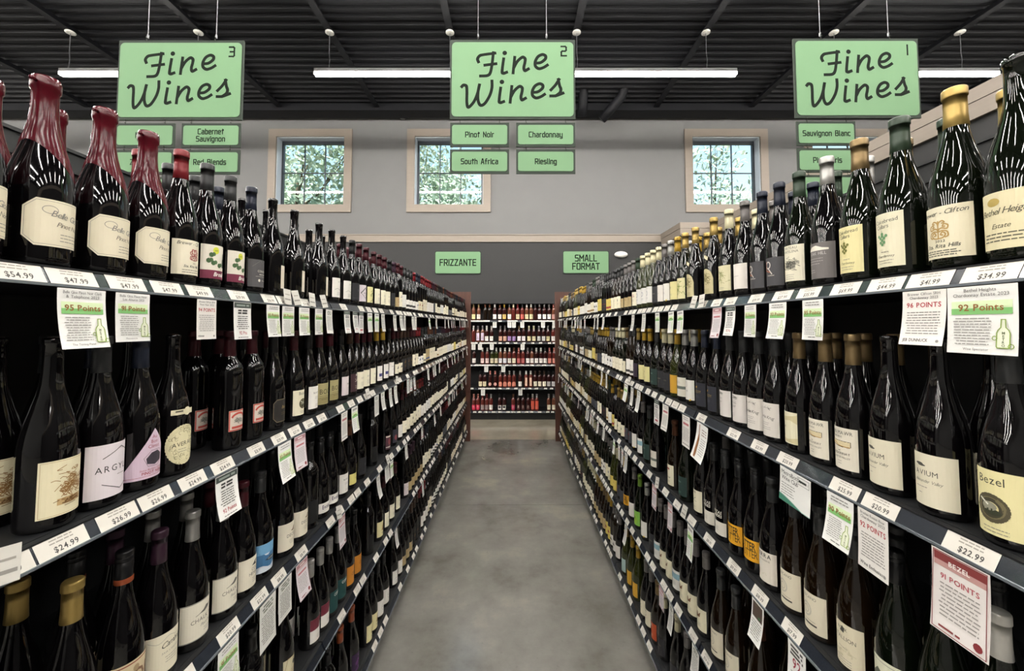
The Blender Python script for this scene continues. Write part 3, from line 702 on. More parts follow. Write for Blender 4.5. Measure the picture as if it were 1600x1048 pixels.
def _(f):
    r = random.Random(3)
    for i in range(34):
        a = 2 * math.pi * i / 34; f.disc(.004 + .031 * math.cos(a), .062 + .034 * math.sin(a), .0085, '#cfc7a0', 7)
    f.up(); f.disc(.004, .062, .03, '#d6cea8', 22, .032); f.up()
    for i in range(60):
        a = r.uniform(0, 6.28); q = r.uniform(.6, 1.15); f.ring(.004 + .03 * q * math.cos(a), .062 + .034 * q * math.sin(a), r.uniform(.002, .005), .0006, '#6a6448', 7, r.uniform(0, 180), r.uniform(220, 360))
    f.up(); f.text('AVERAEN', .006, .060, .0085, INK, 0, rise=.06); fine(f, .053, 2, .01, GREY)
    f.up()
    f.rect(-.026, .126, .026, .137, '#cfc7a8'); f.up(); f.disc(.008, .132, .009, '#d8d0b0', 9); f.up(); f.lines(-.02, .0, .133, 1, .003, .003, '#4a4638', 2)
design('averen', 'red wine bottle with cream floral wreath label and shoulder band', cap=('cork', 'brown'), paper=None, draw=_)
def _(f):
    f.rect(-.028, .046, .028, .098, '#c9beb2'); f.up(); f.line([(-.026, .048), (-.026, .096), (.026, .096), (.026, .048)], .003, '#b04438', True); f.up()
    f.ring(0, .078, .02, .005, '#b04438', 14, 20, 160, .012); f.disc(0, .072, .014, '#8d8a80', 10, .006); f.rect(-.02, .052, .02, .058, '#b04438'); f.up(); sketch(f, 0, .07, .016, .01, INK, 14, 2)
design('redrect', 'red wine bottle with small red framed label showing a building', shape='bor', cap=('foil', 'maroon'), paper=None, draw=_)
def _(f):
    f.shape(oct_cols(.040, .022, .092, .012), '#211d1a'); f.up(); w, c = .0385, .0105
    f.line([(-w, .024 + c), (-w, .09 - c), (-w + c, .09), (w - c, .09), (w, .09 - c), (w, .024 + c), (w - c, .024), (-w + c, .024)], .0009, '#8a7a5a', True); f.text('Belle', 0, .062, .009, '#a08a5a', 0, .35, sp=.02); fine(f, .05, 2, .012, '#6a5a3a')
design('darkoct', 'red wine bottle with dark clipped corner label edged in gold', cap=('foil', 'black'), paper=None, draw=_)
def beetle(f, u, v, s):
    for k, c in ((1, '#4a4430'), (.8, '#6c6446'), (.62, '#3a3626')): f.ring(u, v, s * k, s * .24, c, 20, 0, 360, s * .85 * k)
    f.up(); f.disc(u - s * .1, v + s * .1, s * .5, '#8c8a78', 12, s * .3); f.disc(u + s * .1, v - s * .25, s * .55, '#2e3220', 12, s * .22); f.line([(u - s * .7, v + s * .5), (u - s * .2, v + s * .2)], s * .12, '#d8d6c8')
def _(f): f.text('Bezel', -.004, .084, .010, INK); f.up(); beetle(f, 0, .055, .017); fine(f, .03, 2, .016)
design('bezelL', 'red wine bottle with cream label and coiled grey ring picture', cap=('foil', 'maroon'), paper='#dcd4ba', z=(.018, .1), draw=_)
def _(f): f.text('BLACK', -.008, .072, .006, INK); f.poly([(.012, .08), (.024, .084), (.02, .076)], INK); fine(f, .06, 2, .015); fine(f, .034, 2, .012)
design('blackb', 'red wine bottle with plain white label and small black bird', cap=('foil', 'black'), paper=WHITE, draw=_)
def _(f): f.rect(-.044, .022, .044, .045, '#8c8256'); f.up(); f.text('BOCO', .002, .058, .018, '#3c3722', 0); f.lines(-.036, .036, .05, 3, .006, .0012, '#4c4628', 4)
design('boco', 'red wine bottle with olive tan label and large serif lettering', cap=('foil', 'maroon'), paper='#a0966a', w=.044, draw=_)
def _(f): f.text('BEAUX', .004, .064, .0065, INK); f.poly([(.02, .084), (.034, .092), (.03, .08)], INK); fine(f, .05, 3, .014)
design('bea', 'red wine bottle with pinkish white label and short dark lettering', cap=('foil', 'black'), paper='#d4c8c8', draw=_)
def _(f): f.text('BON', .004, .088, .009, PALE, 1); sketch(f, 0, .066, .016, .014, PALE, 16, 8, .001); fine(f, .045, 3, .016, PALE)
design('bon', 'red wine bottle with maroon label and white lettering', cap=('foil', 'brown'), paper='#3a2228', draw=_)
def _(f): f.rect(-.03, .042, .0, .058, '#34346c'); f.up(); f.text('Ch', .01, .074, .008, '#3a3a5c'); f.disc(.03, .07, .008, '#b05a4a', 8); fine(f, .035, 2)
design('bluebar', 'red wine bottle with white label and indigo bar', cap=('foil', 'yellow'), paper=WHITE, draw=_)
def _(f): f.text('ROE', .006, .056, .026, '#7d5c46', 1); f.line([(-.046, .026), (-.046, .098), (.046, .098), (.046, .026)], .0022, '#7c3826', True); f.disc(.004, .086, .006, '#a08a6a')
design('roe', 'red wine bottle with orange cap band and big lettered label', cap=('screw', 'black'), paper='#c7b796', z=(.022, .102), w=.048, draw=_)
def _(f): f.line(smooth([(-.04, .09), (-.02, .082), (0, .09), (.02, .084), (.04, .094)], 4), .0006, GREY); f.text('Cambria', .008, .07, .011, INK, 0, .4, sp=.02, rise=.04); f.text('JULIA S VINEYARD', .008, .058, .0035, GREY); fine(f, .05, 3, .016, GREY, .008)
design('camb', 'red wine bottle with purple capsule and cream label with flowing script', cap=('foil', 'purple'), paper='#d6cfb8', w=.046, draw=_)
def _(f):
    f.line([(-.048, .021), (.048, .021)], .0018, GREY); f.line([(-.048, .101), (.048, .101)], .0018, GREY)
    f.poly([(-.008, .074), (.004, .079), (.012, .086), (.02, .084), (.03, .088), (.02, .079), (.008, .074)], '#5c5852'); f.line(smooth([(-.014, .072), (.004, .077), (.02, .083), (.036, .09)], 3), .0012, '#5c5852')
    f.text('CHALK HILL', .012, .058, .0085, '#57534c', 0, sp=.2, rise=.04); f.text('Pinot Noir', .016, .045, .0065, GREY, 0, .3, sp=.06); fine(f, .038, 2, .01, GREY, .016)
design('chalk', 'red wine bottle with silver capsule, white label and bird wing emblem', cap=('foil', 'silver'), paper='#d8d2c0', z=(.02, .102), w=.048, draw=_)
def _(f): f.poly([(-.004, .076), (.01, .086), (.022, .09), (.012, .08), (.018, .074)], INK); f.text('COLE', .01, .062, .008, '#57534c'); f.text('HENRY', .006, .051, .008, '#57534c'); fine(f, .042, 3, .012, GREY, .01)
design('coleh', 'red wine bottle with red capsule, cream label and pale spaced capitals', cap=('foil', 'maroon'), paper='#d6cfbc', draw=_)
def _(f): f.shape([(-.044 + .0088 * i, .035 + .004 * math.sin(i), .07 + .006 * math.sin(i * 1.3)) for i in range(11)], '#3a6a92'); f.rect(-.044, .07, .044, .098, '#6a9cc0'); f.up(); f.poly([(-.02, .052), (0, .060), (.024, .056), (.03, .048), (.005, .046)], '#24303c'); f.up(); f.text('CLOUDS', .004, .051, .005, PALE)
design('cloud', 'red wine bottle with blue sky and mountain label', cap=('screw', 'charcoal'), paper='#c4ccd4', w=.044, draw=_)
def duck(f, u, v, s, m=INK): f.poly([(u - s, v), (u - s * .2, v + s * .25), (u + s * .3, v + s * .9), (u + s * .7, v + s), (u + s, v + s * .75), (u + s * .65, v + s * .6), (u + s * .5, v - s * .1), (u - s * .3, v - s * .3)], m)
def _(f): duck(f, .012, .074, .011, '#6a543a'); f.text('DECOY', .01, .056, .0095, '#3a3632', 0, sp=.2); fine(f, .046, 3, .014, GREY, .008)
design('decoyL', 'red wine bottle with cream label and brown duck emblem', cap=('foil', 'black'), paper='#d8d0bc', z=(.018, .1), w=.044, draw=_)
def _(f): f.ring(.02, .03, .006, .0015, '#b8903c'); fine(f, .05, 2, .01, '#4c4a48')
design('ringb', 'all black red wine bottle with black label and tiny gold ring', shape='bor', cap=('foil', 'black'), paper='#0d0d0e', draw=_)
def _(f): f.text('Evolution', .002, .034, .014, '#3c2c50', 1, sp=.06, wide=.8)
design('evol', 'red wine bottle with low white band label and bold purple lettering', cap=('screw', 'black'), paper=WHITE, z=(.02, .056), w=.044, draw=_)
def _(f): f.poly([(.0, .06), (.012, .075), (.006, .09), (.02, .1), (.032, .088), (.03, .06)], '#cfc46c'); f.up(); f.text('Blanc', .006, .04, .007, '#5a5424', 0, .3)
design('splat', 'red wine bottle with pale yellow label and torn splash outline', cap=('foil', 'copper'), paper='#d2c878', z=(.02, .066), draw=_)
def _(f): f.text('TBD', .002, .06, .009, '#55555c'); f.line([(-.036, .03), (.036, .03)], .0008, '#55555c')
design('slate', 'red wine bottle with near black matte label and faint grey lettering', cap=('foil', 'black'), paper='#1d1d21', draw=_)
def _(f): f.disc(.004, .062, .03, '#7c3e44', 14, .02); f.rect(-.04, .03, .04, .036, '#cfc8bc'); f.rect(-.04, .088, .04, .094, '#cfc8bc')
design('sunset', 'red wine bottle with dusky pink landscape label', cap=('foil', 'black'), paper='#4a2c36', draw=_)
def _(f): f.disc(.02, .08, .018, '#3f78a8', 9); f.disc(-.014, .05, .016, '#88424a', 9); f.disc(.01, .045, .012, '#3a3a5a', 9)
design('splash', 'red wine bottle with dark label and blue splash', cap=('foil', 'black'), paper='#2a2a34', draw=_)
def _(f): f.shape([(-.042 + .0084 * i, .05 + (.012 if i < 6 else .028), .1) for i in range(11)], '#6a2434'); f.up(); fine(f, .04, 3, .014)
design('marw', 'red wine bottle with stepped maroon and white label and grey cap', cap=('screw', 'silver'), paper=WHITE, z=(.02, .1), draw=_)
def _(f): f.text('COPPER', .0, .078, .0105, WHITE, 1, sp=.08, wide=.8); f.line([(.01, .03), (.03, .03)], .0012, WHITE)
design('teal', 'red wine bottle with dark teal label and white heading', cap=('screw', 'silver'), paper='#17403f', draw=_)
def _(f): f.text('CIERRA', .004, .056, .013, '#7d4a12', 0, wide=.7, sp=.06)
design('orangel', 'red wine bottle with orange label and rough brown lettering', cap=('foil', 'black'), paper='#c07c28', draw=_)
def _(f): f.line([(-.04, .03), (-.02, .1), (.03, .094), (.03, .02)], .0012, GOLD, True); f.disc(.008, .078, .007, INK, 8); fine(f, .06, 3, .012, GOLD, .006)
design('diam', 'red wine bottle with cream tapered label bordered in gold', cap=('foil', 'black'), paper='#d3caa8', w=.036, draw=_)
def _(f): sketch(f, 0, .06, .03, .03, '#8a4a9a', 20, 5, .0014)
design('purp', 'red wine bottle with deep purple label', cap=('foil', 'orange'), paper='#2e1838', draw=_)
def _(f): f.ring(.004, .06, .018, .0012, GREY); sketch(f, .004, .06, .016, .016, GREY, 14, 6)
design('circw', 'red wine bottle with white label and large circle drawing', cap=('foil', 'black'), paper=WHITE, draw=_)
def _(f): f.poly([(-.01, .05), (.004, .09), (.022, .07), (.03, .045)], '#8a6a34'); f.text('FLO', .004, .032, .009, INK)
design('flo', 'red wine bottle with pale cream label and brown grape mark', cap=('foil', 'black'), paper='#d9d09e', draw=_)

# -- white rack, named designs
G = 'green_glass'
def _(f): f.text('Brewer - Clifton', .004, .086, .0078, '#3a3a34', 0, .3, sp=.05, rise=.03); scroll(f, .002, .062, .014, '#a8884c', .002); f.text('2022', .004, .042, .0036, '#3a3a34', 1, wide=1.3); f.text('Sta. Rita Hills', .004, .033, .006, '#3a3a34', 1, .25, sp=.1); f.lines(-.03, .032, .028, 3, .0036, .0014, '#3a3a34', 2)
design('brewR', 'white wine bottle with gold capsule and gold scroll emblem on ivory label', glass=G, cap=('foil', 'gold'), paper='#d5cdb2', z=(.016, .1), w=.046, draw=_)
def _(f): f.disc(-.008, .084, .009, '#a8924c', 14, .006); f.text('Bethel Heights', .004, .066, .0088, '#3e3c2e', 0, .35, sp=.03, rise=.03); f.text('Estate', .0, .046, .0065, '#3e3c2e', 0, .35, sp=.05); f.lines(-.03, .032, .038, 3, .005, .0016, '#4c4a3c', 6)
design('bethel', 'capless white wine bottle with cream label and gold oval seal', glass=G, cap=('cork', 'brown'), paper='#d3c9a4', z=(.016, .098), w=.046, draw=_)
def cake(f, c): f.text('Cakebread', .0, .098, .0072, '#45443c', 0, sp=.06, rise=.06); f.text('Cellars', -.006, .088, .0072, '#45443c', 0, sp=.06, rise=.06); f.up(); [f.disc(-.006 + q * .004, .066 + h * .004, .003, c, 7) for q, h in ((0, 0), (-1, 1), (1, 1), (-2, 2), (2, 2), (0, 2), (0, 3), (-1, -1), (1, -1), (0, -2))]; f.line([(-.006, .08), (-.006, .088 - .004)], .0008, c); fine(f, .044, 1, .008, GREY, -.002); f.text('Chardonnay', -.002, .034, .0045, '#45443c', 0, .2); fine(f, .028, 2, .016, GREY, -.002)
design('cake1', 'white wine bottle with bronze capsule and pale yellow vine label', glass=G, cap=('foil', 'tan'), paper='#d6cc98', z=(.016, .112), w=.03, shape='bur', draw=lambda f: cake(f, '#6a6a2c'))
design('cake2', 'green glass white wine bottle with dark green capsule and cream vine label', glass=G, cap=('foil', 'green'), paper='#d3cdb2', z=(.016, .116), w=.03, draw=lambda f: cake(f, '#5f8a5c'))
def _(f): f.shape([(-.03, .078, .079), (-.014, .078, .088), (0, .078, .09), (.016, .078, .084), (.03, .078, .082)], PALE); f.text('OAK HILL', .002, .068, .007, '#b5b0ac', 0, sp=.15); f.lines(-.03, .02, .06, 3, .006, .0012, '#a5a09c', 3, align=-1); fine(f, .034, 2, .01, '#a5a09c', -.014)
design('ghill', 'white wine bottle with silver capsule and mid grey label', glass='red_glass', cap=('foil', 'silver'), paper='#696462', z=(.014, .096), w=.044, draw=_)
def _(f): f.text('CHATEAU', 0, .098, .0066, '#45443c'); f.text('MONTELENA', 0, .089, .0062, '#45443c'); sketch(f, 0, .062, .028, .016, '#45443c', 80, 21, .0008); f.rect(-.014, .052, -.002, .066, '#8a867a'); f.rect(.002, .05, .018, .062, '#8a867a'); fine(f, .034, 3, .016)
design('chat', 'white wine bottle with green grey capsule and sketched chateau label', glass=G, cap=('foil', 'green'), paper='#d6d0ba', z=(.018, .108), w=.04, draw=_)
def _(f): f.ring(-.006, .07, .009, .003, '#c9c4bc', 12); f.line([(-.016, .08), (-.016, .056), (.004, .05)], .003, '#a05a40'); f.line([(-.004, .06), (.008, .046)], .003, '#c9c4bc'); f.text('Rombauer', .004, .04, .004, PALE)
design('rl', 'white wine bottle with navy capsule and charcoal monogram label', glass='red_glass', cap=('foil', 'navy'), paper='#3e3d40', z=(.014, .09), draw=_)
def _(f): fine(f, .06, 1, .014, GREY)
design('plainw', 'white wine bottle with plain blank white label and taupe capsule', glass='red_glass', cap=('foil', 'grey'), paper='#d6d0c8', draw=_)
def _(f): sketch(f, 0, .07, .03, .03, '#7a7c48', 36, 7, .001); fine(f, .032, 2, .016)
design('archc', 'white wine bottle with cream capsule and curved botanical label', glass='red_glass', cap=('foil', 'cream'), paper='#cdc6a2', z=(.022, .106), w=.04, draw=_)
def _(f):
    f.shape([(-.036 + .0072 * i, .02, .075 + .035 * math.sqrt(max(0, 1 - ((i - 5) / 5) ** 2))) for i in range(11)], '#b9ae86'); f.up(); sketch(f, 0, .075, .026, .024, '#6a6238', 60, 17, .0012); fine(f, .036, 3, .02, '#6a6238')
    f.up(); f.poly([(-.006, .15), (.014, .14), (.018, .152), (-.002, .162)], '#cfc6a4')
design('arch', 'white wine bottle with gold foil, arched tan label and neck strip', glass='red_glass', cap=('foil', 'gold'), paper=None, draw=_)
def _(f): sketch(f, 0, .06, .034, .034, '#6c7a34', 50, 9, .0016)
design('floral', 'white wine bottle with amber gold capsule and green floral label', glass=G, cap=('foil', 'gold'), paper='#cfc79a', z=(.018, .104), draw=_)
def _(f): f.text('Bezel', -.006, .086, .0115, '#34342c'); f.up(); beetle(f, -.006, .052, .021); fine(f, .024, 2, .018, GREY, -.002)
design('bezelR', 'white wine bottle with large yellow cream label and coiled grey ring picture', glass='red_glass', cap=('foil', 'charcoal'), paper='#d8cf9c', z=(.014, .106), w=.046, draw=_)
def _(f): f.disc(-.012, .082, .008, '#45443c', 10, .0022); f.disc(-.008, .080, .008, '#45443c', 10, .0018); f.text('AVIUM', -.002, .064, .0085, '#45443c', 0, sp=.22); f.text('Alexander Valley', 0, .052, .0052, '#6a685c', 0, .35, sp=.04); fine(f, .044, 1, .012, GREY, -.01); fine(f, .034, 1, .004, GREY, -.012)
design('avium', 'white wine bottle with cream label and dark feather mark over spaced capitals', glass='red_glass', cap=('cork', 'brown'), paper='#d2cbb4', z=(.014, .1), w=.046, draw=_)
def _(f):
    f.text('BRYN MAWR', -.002, .086, .0072, '#34342f', 0, sp=.14); f.text('VINEYARDS', -.006, .079, .0036, '#34342f'); f.rect(-.03, .062, .026, .072, '#cfc09a'); f.line([(-.032, .072), (.026, .072), (.026, .062)], .0012, '#34342f'); f.up(); f.line(smooth([(-.03, .064), (-.014, .068), (0, .062), (.024, .061)], 4), .0016, '#a8803c'); f.line(smooth([(-.03, .068), (-.012, .062), (.01, .060)], 4), .0012, '#34342f')
    fine(f, .052, 1, .003, INK); f.text('CHARDONNAY', -.002, .044, .005, '#45443c'); f.text('WILLAMETTE VALLEY', -.002, .036, .0036, '#45443c'); fine(f, .03, 2, .006)
design('mawr', 'white wine bottle with white label and gold black crossing lines', glass='red_glass', cap=('foil', 'tan'), paper='#d3ccbc', z=(.014, .1), w=.04, draw=_)
def _(f): f.shape([(-.03, .07, .09), (-.01, .075, .085), (.01, .078, .088), (.03, .07, .092)], '#c2b68e'); f.shape([(-.03, .022, .034), (0, .024, .03), (.03, .02, .036)], '#c2b68e'); f.up(); f.text('Line', -.016, .058, .007, INK, 0, .35)
design('swirl', 'white wine bottle with narrow cream label and beige brush swirl', glass='red_glass', cap=('foil', 'tan'), paper='#d6d0b4', w=.03, draw=_)
def _(f): [sketch(f, u, .09, .008, .004, '#57534c', 10, 4 + k, .0007) for k, u in enumerate((-.02, 0, .016))]; f.text('Charles Krug', 0, .062, .0085, '#4a4640', 0, .4, sp=.02, rise=-.08); fine(f, .05, 2, .016); fine(f, .038, 2, .02)
design('krug', 'white wine bottle with white label, long flowing signature and tiny trees', glass='red_glass', cap=('foil', 'charcoal'), paper='#d0cac2', z=(.014, .104), w=.044, draw=_)
def _(f): sketch(f, -.004, .09, .018, .006, '#45443c', 24, 14, .0009); [f.text(t, -.006, v, .007, '#7a766e', 0) for t, v in (('STAG', .070), ('LEAP', .059))]; fine(f, .04, 3, .01, GREY, -.012)
design('stagl', 'white wine bottle with pale label, small ink landscape and outlined capitals', glass='red_glass', cap=('foil', 'charcoal'), paper='#cdc7c2', z=(.016, .1), w=.042, draw=_)
def _(f): f.disc(-.006, .082, .004, '#b8903c', 8); f.disc(-.001, .084, .0035, '#b8903c', 6); f.text('DECOY', .0, .062, .009, '#a8904c', 0, sp=.16); fine(f, .05, 2, .014, '#5a5a62')
design('decoyR', 'white wine bottle with navy label and gold duck mark', glass='red_glass', cap=('foil', 'navy'), paper='#24252e', z=(.014, .1), w=.042, draw=_)
def _(f): f.ring(-.004, .08, .01, .0008, GREY); f.text('OVIS', 0, .052, .006, GREY); f.poly([(.016, .016), (.022, .026), (.03, .02)], '#c8a81c')
design('ringw', 'white wine bottle with white label and fine circle, cream cap', glass='red_glass', cap=('foil', 'silver'), paper='#d6d2ca', draw=_)
def _(f): f.rect(-.042, .05, .042, .062, '#5c625a'); f.up(); fine(f, .08, 2, .014)
design('greenband', 'white wine bottle with white label crossed by grey green band', glass='red_glass', cap=('foil', 'silver'), paper='#cfcabc', draw=_)
def _(f): f.text('MOON', .006, .06, .006, '#8a8672'); fine(f, .05, 2, .01, '#6a6858')
design('charc', 'white wine bottle with charcoal label and faint lettering', glass='red_glass', cap=('foil', 'cream'), paper='#26262a', draw=_)
def _(f): f.text('P', .0, .064, .012, '#8a8458', 1); fine(f, .044, 2, .012)
design('yelc', 'white wine bottle with pale yellow cream label and letter mark', glass='red_glass', cap=('foil', 'yellow'), paper='#d4cb92', draw=_)
def _(f): f.text('ROCK', .0, .085, .006, INK); f.text('STALLION', .002, .066, .0078, '#45443c', 0, sp=.16); f.poly([(-.006, .082), (.0, .094), (.006, .090), (.004, .080)], '#45443c'); fine(f, .05, 1, .012); sketch(f, 0, .042, .024, .01, '#b5ad90', 20, 5, .001); fine(f, .028, 3, .02)
design('stall', 'white wine bottle with cream label and small dark horse mark', glass='amber_glass', cap=('foil', 'charcoal'), paper='#cfc6ac', z=(.014, .1), w=.044, draw=_)
def _(f): f.poly([(-.03, .06), (-.01, .078), (.004, .07), (.026, .08), (.012, .06), (.02, .046), (0, .056), (-.014, .046)], '#55564a'); f.line([(-.044, .092), (.044, .092)], .001, GREY)
design('bird', 'white wine bottle with pale green white label and grey bird in flight', glass=G, cap=('screw', 'black'), paper='#cdccb4', z=(.014, .098), w=.046, draw=_)
def _(f): f.text('TOSCANO', .0, .086, .0065, '#55534c', 0, sp=.16); f.ring(-.004, .06, .014, .0035, '#b3ae9e'); f.up(); f.ring(-.004, .06, .008, .001, '#8a867a', 10); f.line([(-.01, .037), (.02, .037)], .001, GREY); f.rect(-.012, .028, .024, .032, '#3c3a34')
design('canno', 'white wine bottle with cream label, pale round medal and dark bar', glass='amber_glass', cap=('foil', 'charcoal'), paper='#d0c8b2', z=(.014, .1), w=.046, draw=_)
def _(f): f.text('TERRA', .002, .084, .0105, '#34342f', 1, sp=.2); f.text('D ORO RESERVE', .002, .074, .0042, '#45443c'); f.rect(-.026, .03, -.016, .046, '#34342f'); f.ring(-.021, .05, .003, .0012, '#34342f', 8); sketch(f, .006, .038, .01, .004, '#b5ad90', 8, 5)
design('terra', 'white wine bottle with white label, heavy spaced capitals and black emblem', glass='red_glass', cap=('foil', 'charcoal'), paper='#d0c9bc', z=(.018, .1), w=.044, draw=_)
def _(f): f.text('BUTTER', .002, .066, .021, '#2f2614', 1, wide=.62, sp=.04); f.text('BUTTER', .01, .044, .021, '#2f2614', 0, wide=.62, sp=.04)
design('butter', 'white wine bottle with bright yellow label and interlaced black capitals', glass='red_glass', cap=('screw', 'black'), paper='#d59a1c', z=(.034, .094), w=.048, draw=_)
def _(f): f.text('HAZAS', .004, .088, .009, PALE, 1, .1); f.text('ANDES', .006, .076, .009, PALE, 1, .1); fine(f, .044, 3, .016)
design('hazas', 'white wine bottle with low white label under white lettering on glass', glass='red_glass', cap=('screw', 'charcoal'), paper='#cfcabe', z=(.018, .062), w=.044, draw=_)
def _(f): f.text('CINA', 0, .086, .0075, INK); f.line(smooth([(-.014, .05), (.002, .066), (.012, .07), (-.006, .06), (.016, .056)], 4), .001, INK); fine(f, .036, 1, .012)
design('cina', 'white wine bottle with cream label and looping ink flourish', glass='red_glass', cap=('screw', 'grey'), paper='#d4cdb4', draw=_)
def _(f): f.text('VINAS', .0, .072, .006, '#8aa69a'); fine(f, .036, 2, .014, '#6a8a7c')
design('tealR', 'white wine bottle with deep green label', glass=G, cap=('foil', 'charcoal'), paper='#1f3430', draw=_)
def _(f): f.rect(-.02, .082, .012, .09, RED); f.text('Kendall', .002, .046, .007, INK, 0, .35, sp=.03); fine(f, .034, 2, .016)
design('kend', 'white wine bottle with cream label and small red crest', glass='amber_glass', cap=('foil', 'copper'), paper='#d3ccb4', z=(.016, .104), w=.036, draw=_)
def _(f): f.rect(-.044, .062, .044, .086, '#7fa0ac'); f.up(); fine(f, .048, 3, .018)
design('bluew', 'white wine bottle with white label and pale blue band', glass='red_glass', cap=('screw', 'grey'), paper='#cfccc6', draw=_)
def _(f): f.poly([(-.02, .07), (-.006, .082), (0, .07), (.016, .084), (.012, .066), (-.01, .06)], '#6a4a30'); fine(f, .044, 3, .018)
design('moose', 'white wine bottle with cream label and brown antler mark', glass='red_glass', cap=('screw', 'grey'), paper='#d2cbb0', draw=_)
def _(f): f.disc(.006, .05, .02, '#8fb83c', 10, .024); f.up(); sketch(f, 0, .06, .02, .02, '#3f7a24', 12, 4, .002)
design('limel', 'white wine bottle with lime green label and green cap', glass=G, cap=('foil', 'lime'), paper='#7eb34a', draw=_)
def _(f): f.text('FLA', -.004, .08, .011, PALE, 1); fine(f, .04, 2, .014, PALE)
design('orangeR', 'white wine bottle with orange red label and pale capitals', glass='amber_glass', cap=('foil', 'tan'), paper='#b04a26', draw=_)
def _(f): fine(f, .03, 1, .012, INK)
design('mustard', 'white wine bottle with plain mustard yellow label', glass='olive_glass', cap=('foil', 'yellow'), paper='#c4952e', draw=_)
design('skyl', 'white wine bottle with plain pale blue label', glass='olive_glass', cap=('foil', 'gold'), paper='#9fb4b2', draw=_)

design('goldL', 'dark red wine bottle with dull gold capsule', cap=('foil', 'gold'), paper='#cfc6a8', z=(.02, .09))
design('greyc', 'white wine bottle with pale grey capsule', glass=G, cap=('foil', 'white'), paper='#cfc9b8', z=(.02, .09))
design('darkw', 'white wine bottle in dark glass with black label', glass=G, cap=('screw', 'black'), paper='#101012', z=(.02, .09))
# -- filler designs: colour combinations seen along the racks, with marks instead of words
def filler(side, k):
    r = random.Random(('red' if side == 'red' else 'wht') + str(k))
    if side == 'red':
        cap = r.choice([('foil', c) for c in ('black', 'black', 'charcoal', 'maroon', 'maroon', 'purple', 'navy', 'red', 'brown', 'copper')] + [('cork', 'brown'), ('screw', 'black')])
        glass = None; shape = r.choice(['bur', 'bur', 'bor'])
    else:
        cap = r.choice([('foil', c) for c in ('black', 'charcoal', 'gold', 'gold', 'cream', 'tan', 'navy', 'silver', 'green', 'yellow', 'grey')] + [('screw', 'grey'), ('screw', 'charcoal'), ('screw', 'black')])
        glass = r.choice(['red_glass', 'red_glass', 'green_glass', 'green_glass', 'green_glass', 'amber_glass', 'olive_glass']); shape = r.choice(['bur', 'bur', 'bor', 'tall'])
    pn, pc = r.choice([('cream', CREAM), ('cream', '#d8cfb0'), ('white', WHITE), ('white', '#d5d2cc'), ('ivory', IVORY), ('cream', '#d3cab2'), ('white', '#dad6ce'), ('tan', '#a8946a'), ('black', '#151517'), ('slate', '#3a3c42'), ('yellow', '#c9b45c'), ('ivory', '#d9d2b8')])
    en, ec = r.choice([('gold', GOLD), ('black', INK), ('grey', GREY), ('red', RED), ('green', '#4a6040'), ('blue', '#3a4c74')])
    if pn in ('black', 'slate') and en in ('black', 'grey'): en, ec = 'pale', PALE
    mk = r.choice(['crest', 'ring', 'stripe', 'scribble', 'disc', 'lines', 'peak'])
    z0, z1 = r.choice([(.02, .098), (.018, .088), (.024, .106), (.02, .078)]); w_ = r.choice([.042, .036, .044, .04])
    if shape != 'bur': w_ -= .004; z1 += .012
    zm = (z0 + z1) / 2
    def dr(f):
        if mk == 'crest': f.poly([(-.007, zm + .022), (.007, zm + .022), (.007, zm + .01), (0, zm + .002), (-.007, zm + .01)], ec); fine(f, zm - .006, 3, .016, ec)
        elif mk == 'ring': f.ring(0, zm + .008, .011, .0022, ec, 14); fine(f, zm - .016, 2, .016, ec)
        elif mk == 'stripe': f.rect(-w_, z0 + .012, w_, z0 + .026, ec); f.up(); fine(f, zm + .018, 3, .016, ec)
        elif mk == 'scribble': f.line(smooth([(-.022, zm), (-.012, zm + .012), (-.008, zm - .004), (.004, zm + .01), (.01, zm - .002), (.024, zm + .006)], 4), .0016, ec); fine(f, zm - .016, 2, .014, ec)
        elif mk == 'disc': f.disc(0, zm + .008, .009, ec, 12); fine(f, zm - .014, 3, .018, ec)
        elif mk == 'lines': fine(f, zm + .022, 2, .02, ec, 0, 2, .009, .003); fine(f, zm - .004, 3, .016, ec)
        else: f.poly([(-.02, zm), (-.006, zm + .018), (0, zm + .009), (.008, zm + .022), (.022, zm)], ec); fine(f, zm - .012, 3, .016, ec)
    sh = {'bur': 'slope-shouldered', 'bor': 'high-shouldered', 'tall': 'slender'}[shape]
    capn = 'bare cork' if cap[0] == 'cork' else cap[1] + (' screw cap' if cap[0] == 'screw' else ' capsule')
    gl = {'olive_glass': 'olive ', 'amber_glass': 'amber '}.get(glass, '')
    mark = {'stripe': 'stripe', 'scribble': 'scrawl', 'lines': 'print'}.get(mk, mk)
    return design('%s_fill_%d' % (side, k), '%s%s %s wine bottle, %s, %s label, %s %s' % (gl, sh, side, capn, pn, en, mark), shape, glass, cap, dr, (z0, z1), w_, pc)
FILL = {s: [filler(s, k).key for k in range(46)] for s in ('red', 'white')}

